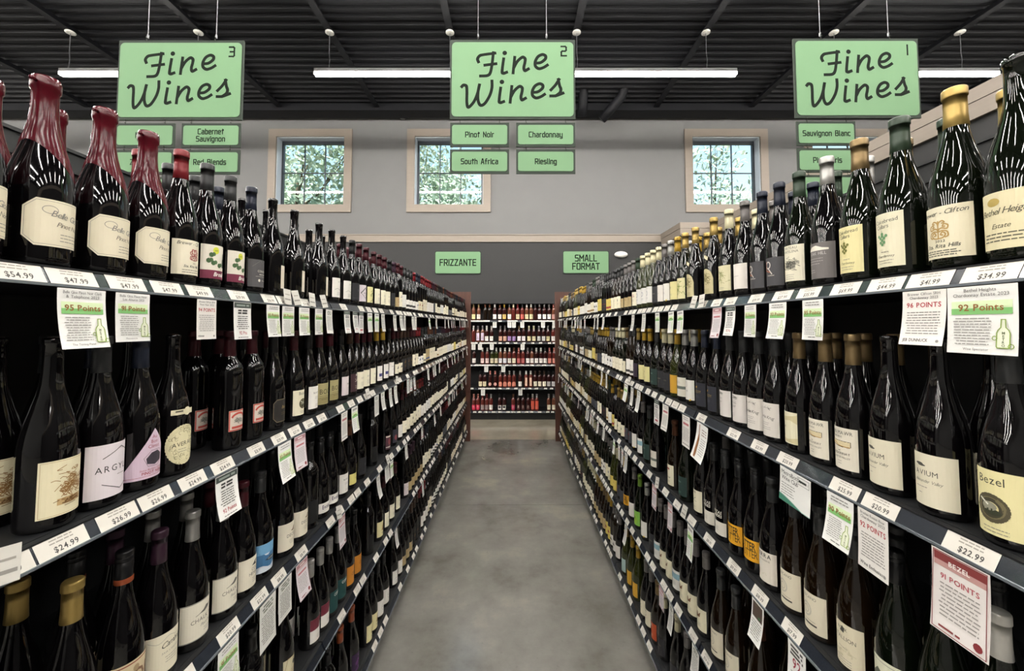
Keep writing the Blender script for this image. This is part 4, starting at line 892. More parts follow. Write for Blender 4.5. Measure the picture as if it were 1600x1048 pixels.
HERO = {
 ('red', 0): [(-60, 'belle'), (62, 'belle'), (157, 'belle'), (226, 'belle'), (279, 'brewL'), (320, 'breut'), (357, 'breut'), (390, 'conv'), (424, 'edgeL'), (458, 'edgeL'), (497, 'edgeL'), (517, 'wave'), (535, 'wave'), (549, 'slate'), (560, 'chev'), (571, 'vine'), (583, 'crema'), (592, 'crema'), (600, 'crema'), (608, 'slate')],
 ('red', 1): [(75, 'treeL'), (150, 'argyle'), (213, 'aubon'), (262, 'averen'), (356, 'redrect'), (391, 'redrect'), (425, 'darkoct'), (457, 'bezelL'), (480, 'blackb'), (497, 'boco'), (514, 'boco'), (531, 'bea'), (545, 'bon'), (556, 'crema'), (566, 'crema'), (576, 'crema'), (587, 'bluebar'), (597, 'bluebar'), (606, 'blackb')],
 ('red', 2): [(-40, 'roe'), (105, 'goldL'), (188, 'roe'), (243, 'camb'), (297, 'chalk'), (345, 'chalk'), (376, 'coleh'), (405, 'cloud'), (440, 'decoyL'), (463, 'decoyL'), (482, 'ringb'), (499, 'evol'), (514, 'evol'), (530, 'blackb'), (544, 'splat'), (560, 'slate'), (580, 'ringb'), (600, 'sunset'), (611, 'splash'), (620, 'wave'), (627, 'crema'), (633, 'crema')],
 ('red', 3): [(250, 'blackb'), (305, 'ringb'), (345, 'chalk'), (390, 'ringb'), (440, 'diam'), (483, 'marw'), (498, 'marw'), (513, 'teal'), (527, 'teal'), (540, 'orangel'), (552, 'orangel'), (574, 'ringb'), (588, 'flo'), (598, 'crema'), (607, 'crema'), (616, 'crema'), (630, 'bea')],
 ('red', 4): [(510, 'ringb'), (530, 'purp'), (548, 'purp'), (570, 'flo'), (579, 'flo'), (589, 'circw'), (598, 'circw'), (612, 'wave'), (620, 'wave')],
 ('white', 0): [(1600, 'bethel'), (1510, 'brewR'), (1412, 'cake2'), (1348, 'cake1'), (1296, 'ghill'), (1252, 'chat'), (1222, 'rl'), (1200, 'rl'), (1166, 'plainw'), (1141, 'archc'), (1117, 'arch'), (1088, 'arch'), (1072, 'floral'), (1060, 'yelc'), (1049, 'ringw'), (1040, 'plainw'), (1031, 'charc')],
 ('white', 1): [(1585, 'bezelR'), (1475, 'avium'), (1395, 'avium'), (1337, 'mawr'), (1293, 'mawr'), (1252, 'swirl'), (1215, 'krug'), (1190, 'krug'), (1164, 'stagl'), (1143, 'stagl'), (1122, 'decoyR'), (1103, 'decoyR'), (1086, 'ringw'), (1072, 'greenband'), (1060, 'mustard'), (1050, 'charc'), (1040, 'charc'), (1028, 'tealR'), (1017, 'yelc'), (1008, 'yelc'), (999, 'bon_w')],
 ('white', 2): [(1570, 'greyc'), (1480, 'darkw'), (1405, 'bird'), (1340, 'stall'), (1285, 'canno'), (1245, 'canno'), (1209, 'terra'), (1183, 'butter'), (1157, 'butter'), (1135, 'hazas'), (1117, 'hazas'), (1099, 'cina'), (1074, 'tealR'), (1056, 'kend'), (1028, 'greenband'), (1016, 'tealR'), (1006, 'bluew'), (997, 'ringw')],
 ('white', 3): [(1245, 'bethel'), (1190, 'kend'), (1152, 'canno'), (1128, 'canno'), (1105, 'moose'), (1089, 'moose'), (1076, 'moose'), (1064, 'bluew'), (1053, 'moose'), (1045, 'moose'), (1036, 'bluew'), (1026, 'charc'), (1012, 'ringw'), (1001, 'limel'), (992, 'plainw'), (983, 'butter')],
 ('white', 4): [(1075, 'cina'), (1060, 'charc'), (1040, 'charc'), (1029, 'orangeR'), (1019, 'cina'), (1011, 'cina'), (998, 'mustard'), (989, 'mustard'), (980, 'skyl'), (970, 'plainw')],
}
def _(f): f.text('P', 0, .06, .012, PALE); fine(f, .04, 2, .01, GREY)
design('bon_w', 'white wine bottle with dark plum label', glass='red_glass', cap=('foil', 'gold'), paper='#2c2030', draw=_)

TAGPX = {
 ('red', 0): [(25, '$54.99'), (116, '$47.99'), (200, '$47.99'), (263, '$47.99'), (314, '$49.99'), (374, '$39.99'), (422, '$36.99')],
 ('red', 1): [(5, '$29.99'), (100, '$24.99'), (187, '$26.99'), (246, '$26.99'), (303, '$24.99'), (350, '$24.99'), (402, '$31.99'), (437, '$29.99'), (462, '$27.99'), (484, '$32.99')],
 ('red', 2): [(285, '$22.99'), (359, '$20.99'), (407, '$22.99'), (437, '$18.99'), (472, '$18.99'), (504, '$18.99')],
 ('white', 0): [(1545, '$34.99'), (1450, '$41.99'), (1382, '$44.99'), (1319, '$69.99'), (1262, '$35.99'), (1221, '$37.99'), (1180, '$39.99'), (1140, '$44.99')],
 ('white', 1): [(1513, '$22.99'), (1373, '$20.99'), (1318, '$25.99'), (1229, '$20.99'), (1185, '$21.99'), (1145, '$22.99'), (1095, '$24.99')],
 ('white', 2): [(1330, '$16.99'), (1236, '$17.99'), (1186, '$18.99'), (1145, '$19.97'), (1107, '$18.99')],
}
FRONT = []    # (side, shelf, depth, design key, row)
for (side, sh), lst in HERO.items():
    sg, W, rz = SIDE[side]; Xc = W + .056; zs = []; last = -9; lr = 0
    rr = random.Random(side + str(sh))
    for px, k in lst:
        r = BODY[DES[k].shape] * slim(k) + .0015; y = zof(px, sg * Xc, DECK[sh] + .1); y = max(y, last + lr + r + .0025); zs.append((y, k)); last, lr = y, r
    y = last
    pool = FILL[side][:]; rr.shuffle(pool); pi = 0
    while True:
        k = pool[pi % len(pool)]; pi += 1; n = rr.choice([1, 2, 2, 3]); r = BODY[DES[k].shape] * slim(k) + .0035
        if rr.random() < .08: y += .05; lr = 0
        for q in range(n):
            y2 = y + lr + r + .0035; 
            if y2 + r > BAYS[-1] - .006: break
            y = y2; lr = r; zs.append((y, k))
        else: continue
        break
    tagl = []
    pk = None
    for j, (y, k) in enumerate(zs):
        FRONT.append((side, sh, y, k, 0))
        if k != pk or rr.random() < .35: tagl.append(y)
        pk = k
        if sh == 0 and y < 6 or y < 1.7 or rr.random() < .7: FRONT.append((side, sh, y, k, 1))
    tx = TAGPX.get((side, sh), []); last = -9
    for px, pr in tx:
        y = max(zof(px, sg * (W + .004), RAIL[sh]), last + .064); last = y
        add_tag(side, sh, y, pr, .069 if y < 1 else .064, 2)
    for y in tagl:
        if y < last + .05: continue
        y = max(y + rr.uniform(-.015, .015), last + .068)
        add_tag(side, sh, y, PRICES[(len(tagl) * 3 + int(y * 40)) % len(PRICES)], .066 if y < 1.2 else .060, 2 if y < 1.5 else 1 if y < 2.6 else 0); last = y

def place(side, sh, y, k, row):
    sg, W, rz = SIDE[side]; d = DES[k]; rr = random.Random('%s%d%.3f%d' % (side, sh, y, row))
    X = sg * (W + .056 + row * .0925); yaw = rz + rr.uniform(-.12, .12)
    if k == 'edgeL': yaw = rz + .55
    if k == 'belle': yaw = rz
    if k in ('averen', 'camb', 'chalk', 'roe', 'decoyL', 'aubon'): yaw = rz - .22
    return X, yaw, d
def in_view(side, sh, y, k):
    sg, W, rz = SIDE[side]; z0 = EYE + DECK[sh]
    if y < .42: return False
    a = proj((sg * (W + .056), y, z0 + .31)); c = proj((sg * (W + .02), y + .03, z0 + .2))
    return -60 < a[0] < 1660 and a[1] < 1046 or (-10 < c[0] < 1610 and c[1] < 1046)
def rank(e): return (e[2] if e[4] == 0 else (e[2] + .35 if (e[1] == 0 and e[2] < 1.9) or (e[1] < 3 and e[2] < 1.15) else 50 + e[2]))
def hue(d):
    if not d.label: return 'no'
    c = d.label.materials[0].node_tree.nodes['Principled BSDF'].inputs['Base Color'].default_value
    v = max(c[:3]); return 'dark' if v < .12 else 'pale' if min(c[:3]) > .35 else 'coloured'
def bottle(side, e, name):
    _, sh, y, k, row = e; X, yaw, d = place(*e)
    o = mesh_obj(name, GM[d.shape], None, (X, y, EYE + DECK[sh] + .0006), yaw); objmat(o, MATS[d.glass or 'red_glass']); o.scale = (slim(k), slim(k), 1)
    c = mesh_obj('capsule' if d.cap[0] != 'cork' else 'cork', CM[d.shape, d.cap[0]], o); objmat(c, foilmat(d.cap[1], d.cap[0]))
    if d.label: mesh_obj('label', d.label, o)
    if k == 'roe':
        b = MB(); b.lathe([(.0162, .238), (.0166, .239), (.0166, .247), (.0162, .248)], 'capsule_orange' if 'capsule_orange' in MATS else foilmat('orange', 'foil'), 24); b.build('cap_band', o, smooth=True)
    lab = '%s, %s shelf' % (d.desc, SHW[sh])
    if row: lab = '%s wine bottle, %s %s, %s label, back row, %s shelf' % (side, d.cap[1], 'capsule' if d.cap[0] != 'cork' else 'cork', hue(d), SHW[sh])
    n, i = RUNS[e]
    if n > 1 and e[2] < 2.4: lab += ', %s of %s from end panel' % (ORD[i], NUM[n]) if len(lab.split()) <= 10 else ', %s from end' % ORD[i] if len(lab.split()) <= 13 else ', ' + ORD[i] if len(lab.split()) <= 15 else ''
    tag(o, lab, 'wine bottle', '%s wine bottles on the %s shelf%s' % (side, SHW[sh], ', second row' if row else ''))
    return o
ORD = ['first', 'second', 'third', 'fourth', 'fifth', 'sixth', 'seventh', 'eighth', 'ninth']
NUM = ['', 'one', 'two', 'three', 'four', 'five', 'six', 'seven', 'eight', 'nine']
RUNS = {}
for e in FRONT:
    same = sorted([q for q in FRONT if q[0] == e[0] and q[1] == e[1] and q[3] == e[3] and q[4] == e[4] and in_view(*q[:4])], key=lambda q: -q[2])
    RUNS[e] = (min(len(same), 9), min(same.index(e), 8)) if e in same else (1, 0)
REST = {'red': [], 'white': []}
for side in ('red', 'white'):
    es = sorted([e for e in FRONT if e[0] == side and in_view(*e[:4])], key=rank)
    for e in es[:298]: bottle(side, e, side + '_wine_bottle')
    REST[side] = [e for e in es[298:]]

def stuff_bottles(side, es, name, label):
    b = MB(); cache = {}
    for e in es:
        X, yaw, d = place(*e); key = e[3]
        if key not in cache:
            t = MB(); p = PROF[d.shape]; t.lathe(p[2:-1:2] + [p[-1]], MATS[d.glass or 'red_glass'], 14)
            h = HT[d.shape]; t.lathe([(.0155, h - .06), (.0166, h - .012), (.0166, h + .001), (0, h + .0015)], foilmat(d.cap[1], d.cap[0]) if d.cap[0] != 'cork' else MATS[d.glass or 'red_glass'], 12)
            if d.label and d.label.materials:
                f = Flat(); f.rect(-.04, .022, .04, .096, d.label.materials[0], .012); w_ = f.wrap(BODY[d.shape] + .001); i = len(t.v); t.v += w_.v; t.f += [tuple(q + i for q in g) for g in w_.f]; t.m += [t.mi(d.label.materials[0])] * len(w_.f)
            cache[key] = t
        t = cache[key]; i = len(b.v); c, s = math.cos(yaw), math.sin(yaw); z = EYE + DECK[e[1]] + .0006
        k_ = slim(key); b.v += [(X + k_ * (c * x - s * y), e[2] + k_ * (s * x + c * y), z + q) for x, y, q in t.v]; b.f += [tuple(q + i for q in g) for g in t.f]; mm = [b.mi(m) for m in t.mats]; b.m += [mm[q] for q in t.m]
    o = b.build(name, smooth=True); tag(o, label, 'bottles', kind='stuff')
for side in ('red', 'white'):
    stuff_bottles(side, REST[side], side + '_wine_reserve', '%s wine bottles packed behind the front rows of the %s rack' % (side, side))

# ------------------------------------------------------------------ rosé bottles at the aisle end
ROSE = [   # per shelf: (zoomed column, label paper, glass, capsule, mark) ; column = pixel
 [(740, '#dcd79a', 'rose_glass', 'tan'), (748, '#d8cfc4', 'rose_glass', 'tan'), (758, None, 'amber_glass', 'copper'), (765, None, 'amber_glass', 'copper'), (773, WHITE, 'rose_dark', 'white'), (781, WHITE, 'rose_dark', 'copper'), (788, '#cfae5c', 'rose_dark', 'yellow'), (796, WHITE, 'rose_glass', 'charcoal'), (802, None, 'rose_deep', 'cream'), (809, '#d8c8a0', 'rose_deep', 'red'), (816, '#c0584c', 'rose_deep', 'charcoal'), (823, '#cfc69a', 'rose_glass', 'white'), (830, '#cfc69a', 'rose_glass', 'white'), (836, None, 'rose_dark', 'charcoal'), (843, WHITE, 'rose_dark', 'grey'), (850.5, WHITE, 'rose_dark', 'grey'), (858, WHITE, 'rose_dark', 'grey'), (865, '#b0807a', 'rose_glass', 'pink')],
 [(740, None, 'rose_deep', 'white'), (747, '#cdbcd0', 'rose_glass', 'grey'), (754, '#cdbcd0', 'rose_glass', 'grey'), (760.5, WHITE, 'rose_dark', 'white'), (768, WHITE, 'rose_dark', 'white'), (782, '#c79a84', 'rose_dark', 'grey'), (789, '#c79a84', 'rose_dark', 'grey'), (796, '#9a7ab0', 'rose_dark', 'charcoal'), (803, '#9a7ab0', 'rose_dark', 'charcoal'), (811, '#d8d0d0', 'rose_dark', 'tan'), (818, '#d8d0d0', 'rose_dark', 'tan'), (826.5, '#cfc59a', 'rose_dark', 'cream'), (834, '#cfc59a', 'rose_dark', 'cream'), (842, '#b8b8b4', 'rose_dark', 'silver'), (849, '#b8b8b4', 'rose_dark', 'silver'), (856, '#cbbf8c', 'rose_dark', 'silver'), (864, WHITE, 'rose_deep', 'white')],
 [(741, WHITE, 'rose_dark', 'charcoal'), (754, '#d8c0bc', 'rose_deep', 'white'), (761.5, '#d8c0bc', 'rose_deep', 'white'), (769, '#cfc4a4', 'olive_glass', 'charcoal'), (775.5, '#cfc4a4', 'olive_glass', 'white'), (782, '#cfd0d4', 'rose_glass', 'white'), (789, '#cfd0d4', 'rose_glass', 'white'), (796, '#c9c9bc', 'rose_deep', 'white'), (803, '#cfcaae', 'rose_deep', 'copper'), (810.5, '#b05a5a', 'rose_deep', 'pink'), (817, '#b05a5a', 'rose_deep', 'silver'), (824.5, WHITE, 'rose_dark', 'grey'), (831, WHITE, 'rose_glass', 'charcoal'), (838, WHITE, 'rose_dark', 'white'), (845, WHITE, 'rose_dark', 'white'), (851.5, WHITE, 'rose_dark', 'charcoal'), (858.5, '#cf8474', 'rose_deep', 'pink'), (865.5, '#cf8474', 'rose_deep', 'pink')],
 [(751, '#d8cca8', 'rose_dark', 'black'), (757.5, '#d8cca8', 'rose_dark', 'black'), (766, '#d09a90', 'rose_dark', 'pink'), (774, '#d09a90', 'rose_dark', 'pink'), (782, '#cf7f6a', 'rose_deep', 'grey'), (789, '#cf7f6a', 'rose_deep', 'grey'), (796, '#cf7f6a', 'rose_deep', 'silver'), (803, '#cf7f6a', 'rose_deep', 'silver'), (812.5, WHITE, 'rose_dark', 'silver'), (822, '#d8b8a0', 'rose_deep', 'white'), (829, '#d8b8a0', 'rose_deep', 'white'), (836, IVORY, 'rose_dark', 'brown'), (843, IVORY, 'rose_dark', 'brown'), (850, IVORY, 'rose_dark', 'brown'), (857, '#bdbab8', 'rose_dark', 'black'), (864, '#bdbab8', 'rose_dark', 'black')],
 [(741, '#c4284c', 'rose_deep', 'pink'), (747.5, '#c4284c', 'rose_deep', 'pink'), (754.5, '#8c7a78', 'rose_deep', 'red'), (761, '#8c7a78', 'rose_deep', 'red'), (767.5, WHITE, 'rose_deep', 'silver'), (781, '#26262a', 'rose_dark', 'black'), (788, '#26262a', 'rose_dark', 'black'), (802, '#a82850', 'rose_deep', 'copper'), (810, '#3a1414', 'rose_dark', 'black'), (817, '#3a1414', 'rose_dark', 'black'), (825, '#3a1414', 'rose_dark', 'black'), (832, '#c4503c', 'rose_deep', 'silver'), (838.5, '#c4503c', 'rose_deep', 'silver'), (857, IVORY, 'rose_glass', 'silver'), (864.5, IVORY, 'rose_glass', 'silver')],
]
CN = {'#dcd79a': 'pale yellow', '#d8cfc4': 'cream', '#cfae5c': 'gold', '#d8c8a0': 'tan cream', '#c0584c': 'coral', '#cfc69a': 'stone', '#b0807a': 'dusty pink', '#cdbcd0': 'lilac white', '#c79a84': 'peach', '#9a7ab0': 'lavender', '#d8d0d0': 'pinkish white', '#cfc59a': 'pale straw', '#b8b8b4': 'light grey', '#cbbf8c': 'straw', '#d8c0bc': 'blush', '#cfc4a4': 'beige', '#cfd0d4': 'cool white', '#c9c9bc': 'greyish cream', '#cfcaae': 'light cream', '#b05a5a': 'rose red', '#cf8474': 'salmon', '#d8cca8': 'buff', '#d09a90': 'round pink', '#cf7f6a': 'arched salmon', '#d8b8a0': 'tall pale peach', '#bdbab8': 'silver grey', '#c4284c': 'hot pink', '#8c7a78': 'grey pink', '#26262a': 'black framed', '#a82850': 'magenta', '#3a1414': 'dark brown', '#c4503c': 'tall orange red', WHITE: 'white', IVORY: 'ivory'}
RLAB = {}
def rose_label(paper):
    if paper in RLAB: return RLAB[paper]
    f = Flat(); r = BODY['bor']
    if paper == '#d09a90': f.disc(0, .06, .03, paper, 18)
    elif paper == '#cf7f6a': f.shape([(-.036 + .0072 * i, .022, .07 + .035 * math.sqrt(max(0, 1 - ((i - 5) / 5) ** 2))) for i in range(11)], paper)
    elif paper in ('#d8b8a0', '#c4503c'): f.rect(-.02 if paper == '#d8b8a0' else -.034, .03, .02 if paper == '#d8b8a0' else .034, .18, paper)
    elif paper == '#cdbcd0': f.rect(-.03, .03, .03, .17, paper)
    elif paper == '#26262a': f.rect(-.036, .02, .036, .1, WHITE); f.up(); f.rect(-.022, .046, .022, .09, paper)
    else: f.rect(-.036, .022, .036, .108, paper)
    f.up(); r_ = random.Random(paper); m = PALE if paper in ('#3a1414', '#c4284c', '#a82850') else GREY
    if paper not in ('#26262a',): fine(f, .075, r_.choice([2, 3]), .02, m, 0, 3, .01, .003); f.disc(0, .09 if paper != '#d09a90' else .05, .006, m, 8)
    RLAB[paper] = f.wrap(r).mesh('label_rose'); return RLAB[paper]
for sh, lst in enumerate(ROSE):
    last = -9; used = []
    for px, paper, g, cap in lst:
        x = max(at(px, 500, RF + .06).x, last + .0755); last = x
        kind = 'screw' if cap in ('charcoal', 'grey') and paper == WHITE else 'foil'
        o = mesh_obj('rose_wine_bottle', GM['bor'], None, (x, RF + .062, EYE + DECK[sh] + .0006), 0); objmat(o, MATS[g])
        c = mesh_obj('capsule', CM['bor', kind], o); objmat(c, foilmat(cap, kind))
        if paper: mesh_obj('label', rose_label(paper), o)
        gl = {'rose_glass': 'pale rosé', 'rose_deep': 'deep rosé', 'rose_dark': 'dark rosé', 'amber_glass': 'amber rosé', 'olive_glass': 'olive glass rosé'}[g]
        tag(o, '%s wine bottle with %s, %s capsule, %s rosé shelf' % (gl, (CN[paper] + ' label') if paper else 'no label', cap, SHW[sh]), 'wine bottle', 'rosé wine bottles on the %s shelf' % SHW[sh])
    for x0, x1, shs in ROSEB:
        rr = random.Random(sh * 7 + int(x0 * 10)); x = x0 + .04
        dense = (x0 < -.5 and sh < 4) or sh == 0
        while x < x1 - .05:
            mesh_obj('price_tag', tag_mesh('$19.99', .06, 0), shs[sh], (x - (x0 + x1) / 2, 0, -.031)); x += .064 if dense and rr.random() < .8 else rr.uniform(.085, .17)

# ------------------------------------------------------------------ shelf talker cards hanging under the rails
GB, GB2 = '#cfe0b4', '#79b36a'
def metro(f, u, v, s):
    pts = [(-.30, 0), (.30, 0), (.34, .05), (.34, .52), (.28, .62), (.13, .72), (.11, 1), (-.11, 1), (-.13, .72), (-.28, .62), (-.34, .52), (-.34, .05)]
    f.poly([(u + a * s * .55, v + b_ * s) for a, b_ in pts], '#d8dcc4'); f.up(); f.line([(u + a * s * .55, v + b_ * s) for a, b_ in pts], s * .03, '#7f9a3c', True)
    for i, c in enumerate('METRO'): f.text(c, u, v + s * (.48 - i * .11), s * .085, '#55603a', 1)
    f.ring(u - s * .25, v + s * .34, s * .07, s * .025, '#7f9a3c', 8); f.ring(u + s * .22, v + s * .06, s * .08, s * .025, '#7f9a3c', 8)
CARDM = {}
HEAD = {('red', 0, 0): (['Belle Glos Pinot Noir Clark', '& Telephone 2023'], 'The Tasting Panel'), ('red', 0, 1): (['Belle Glos Pinot Noir', 'Las Alturas 2021'], 'Metrobottle'), ('red', 0, 2): (['Brewer-Clifton SRH', 'Pinot Noir 2022'], 'vinous'),
        ('white', 0, 0): (['Bethel Heights', 'Chardonnay Estate 2023'], 'Wine Spectator'), ('white', 0, 1): (['Brewer Clifton SRH', 'Chardonnay 2023'], 'JEB DUNNUCK'), ('white', 1, 1): (['Brochan Russian River', 'Chardonnay 2023'], 'Wine Enthusiast')}
def card_mesh(kind, txt, w, h, hi, bend, head=None):
    k = (kind, txt, round(w, 3), round(h, 3), hi, round(bend, 2), str(head))
    if k in CARDM: return CARDM[k]
    f = Flat(); base = {'C': '#dcd8d2', 'D': '#d6d0cc', 'F': '#d6d5cf', 'P': '#d4cdd0'}.get(kind, '#dfdeda')
    n = 6
    for i in range(n): f.poly([(-w / 2, -h * (i + 1) / n), (w / 2, -h * (i + 1) / n), (w / 2, -h * i / n), (-w / 2, -h * i / n)], base)
    f.up()
    def header(n=2):
        if head:
            for i, t in enumerate(head[0]): z = h * .047; f.text(t, 0, -h * (.085 + .07 * i), z, '#45433f', 0, sp=.1, wide=min(1, w * .8 / (text_width(t, 0, .1) * z)))
        else: f.lines(-w * .34, w * .34, -h * .065, n, h * .062, h * .02, '#7d7b77', 3, .3)
    if kind == 'A':
        f.rect(-w * .43, -h * .42, w * .43, -h * .22, GB, 1); f.up(); f.rect(-w * .43, -h * .42, w * .43, -h * .33, GB2, 1); f.up()
        if hi:
            header()
            f.text(txt, 0, -h * .365, h * .095, '#8a5a28', 1, sp=.1, wide=min(1, w * .8 / (text_width(txt, 1, .1) * h * .095)))
            f.lines(-w * .4, w * .16, -h * .48, 10, h * .042, h * .014, '#8a8884', 5, .2); (f.text(head[1], -w * .06, -h * .95, h * .035, '#55534f', wide=.9) if head else f.lines(-w * .2, w * .2, -h * .93, 1, .01, h * .02, '#6a6864', 5)); metro(f, w * .32, -h * .9, h * .4)
        else:
            f.rect(-w * .34, -h * .14, w * .34, -h * .06, '#9a9894', 1); f.lines(-w * .4, w * .14, -h * .5, 6, h * .07, h * .022, '#a5a39f', 5, .2); f.line([(w * .3, -h * .9), (w * .3, -h * .5)], w * .1, '#a9bf84'); f.lines(-w * .3, w * .3, -h * .32, 1, .01, h * .05, '#7a8a4a', 2)
    elif kind == 'B':
        f.rect(-w * .48, -h * .15, w * .48, -h * .01, '#39413c', 1); f.up(); f.lines(-w * .4, w * .4, -h * .08, 1, .01, h * .05, '#8a948c', 2, .1)
        f.lines(-w * .28, w * .28, -h * .22, 2, h * .07, h * .045, '#33312f', 4, .2); f.lines(-w * .36, w * .36, -h * .38, 7, h * .055, h * .022, '#55534f', 5, .3)
        if hi: f.text(txt, 0, -h * .87, h * .085, '#9c2a34', 1, wide=.8)
        else: f.rect(-w * .26, -h * .88, w * .26, -h * .8, '#a8525a', 1)
        f.lines(-w * .3, w * .3, -h * .95, 1, .01, h * .02, '#6a6864', 4)
    elif kind == 'C':
        header()
        if hi: f.text(txt, 0, -h * .305, h * .085, '#a8323a', 1, wide=min(.95, w * .84 / (text_width(txt, 1) * h * .085)))
        else: f.rect(-w * .36, -h * .3, w * .36, -h * .23, '#b0646a', 1)
        f.lines(-w * .4, w * .4, -h * .4, 9, h * .048, h * .016, '#7d7b77', 7, .15); (f.text(head[1], -w * .42, -h * .935, h * .055, '#3e3c38', 1, align=-1, wide=.8) if head else f.lines(-w * .4, w * .3, -h * .91, 1, .01, h * .025, '#6a6864', 3, .1)); f.disc(w * .38, -h * .92, h * .028, '#8a8884', 8)
    elif kind in ('D', 'P'):
        c1, c2 = ('#7c3434', '#b38a86') if kind == 'D' else ('#a5787c', '#c8aeb0')
        f.rect(-w * .45, -h * .13, w * .45, -h * .03, c1, 1); f.rect(-w * .45, -h * .2, w * .45, -h * .13, c2, 1); f.line([(-w * .46, -h * .02), (w * .46, -h * .02), (w * .46, -h * .98), (-w * .46, -h * .98)], w * .015, c1, True); f.up()
        if hi and kind == 'D':
            f.text('BEZEL', 0, -h * .155, h * .055, '#e8e2dc', 1); f.text(txt, 0, -h * .34, h * .062, '#a8525a', 1)
        else: f.rect(-w * .2, -h * .1, w * .2, -h * .06, '#d8ccc8', 1); f.rect(-w * .34, -h * .32, w * .34, -h * .27, '#b56a70', 1)
        f.lines(-w * .36, w * .36, -h * .4, 9, h * .048, h * .016, '#8a8682', 7, .15); f.lines(-w * .4, w * .1, -h * .93, 1, .01, h * .025, '#7c3434', 2); f.disc(w * .33, -h * .9, h * .05, '#7c2c30', 10)
    elif kind == 'E':
        f.text('MetroBottle', -w * .44, -h * .2, h * .12, '#2e3230', 0, align=-1, sp=.06); f.text('Wine Club', -w * .44, -h * .36, h * .12, '#2e3230', 0, align=-1, sp=.06); f.lines(-w * .44, w * .02, -h * .46, 5, h * .075, h * .022, '#7d7b77', 3, .2, -1)
        f.line([(w * .1, -h * .06), (w * .45, -h * .06), (w * .45, -h * .26), (w * .1, -h * .26)], w * .008, '#2e3230', True); f.lines(w * .14, w * .42, -h * .16, 1, .01, h * .06, '#2e3230', 3, .05)
        f.shape([(-w * .5 + w * i / 12, -h * .995, -h * (.80 + .19 * min(1, (i / 9) ** 1.5))) for i in range(13)], '#3d7a66'); f.up(); f.line([(-w * .5 + w * i / 12, -h * (.80 + .19 * min(1, (i / 9) ** 1.5))) for i in range(13)], h * .02, '#9ab8aa')
    elif kind == 'N':
        f.lines(-w * .36, w * .36, -h * .08, 3, h * .08, h * .05, '#44423e', 3, .2); f.text(txt, 0, -h * .5, h * .2, '#8c2434', 1, wide=.8); f.lines(-w * .36, w * .36, -h * .6, 6, h * .06, h * .02, '#7d7b77', 5)
    elif kind == 'G':      # picture card of a single tall bottle
        f.poly([(-w * .3, -h * .95), (-w * .14, -h * .95), (-w * .14, -h * .45), (-w * .19, -h * .3), (-w * .19, -h * .05), (-w * .25, -h * .05), (-w * .25, -h * .3), (-w * .3, -h * .45)], '#8a5a34'); f.up(); f.rect(-w * .3, -h * .9, -w * .14, -h * .55, '#2e2c2a', 1)
        f.lines(-w * .02, w * .42, -h * .15, 3, h * .07, h * .03, '#9a8a84', 3); f.lines(-w * .02, w * .42, -h * .4, 8, h * .06, h * .018, '#8a8884', 3, .15)
    elif kind == 'Q':      # photo card
        f.rect(-w * .4, -h * .42, w * .4, -h * .04, '#4a3c34', 1); f.up(); f.disc(-w * .1, -h * .2, w * .2, '#6a5a3c', 9); f.disc(w * .15, -h * .3, w * .16, '#3c6a48', 9); f.lines(-w * .4, w * .4, -h * .5, 7, h * .06, h * .02, '#6a6864', 3)
    else:
        f.lines(-w * .36, w * .36, -h * .08, 3, h * .06, h * .035, '#6a7060', 6, .3); f.lines(-w * .4, w * .4, -h * .3, 12, h * .05, h * .018, '#6f6d69', 7, .2)
    me = f.bend(bend).mesh('card_' + kind); CARDM[k] = me; return me
CDESC = {'A': 'white points card with green band', 'B': 'white points card with dark green header', 'C': 'white points card with red points line', 'D': 'white card with maroon header and maroon seal', 'P': 'white card with dusty pink header', 'E': 'wide white wine club card with green swoosh', 'N': 'white card with big red number', 'G': 'white card with picture of one tall bottle', 'Q': 'curled card with dark photo on top', 'F': 'plain white card of grey text'}
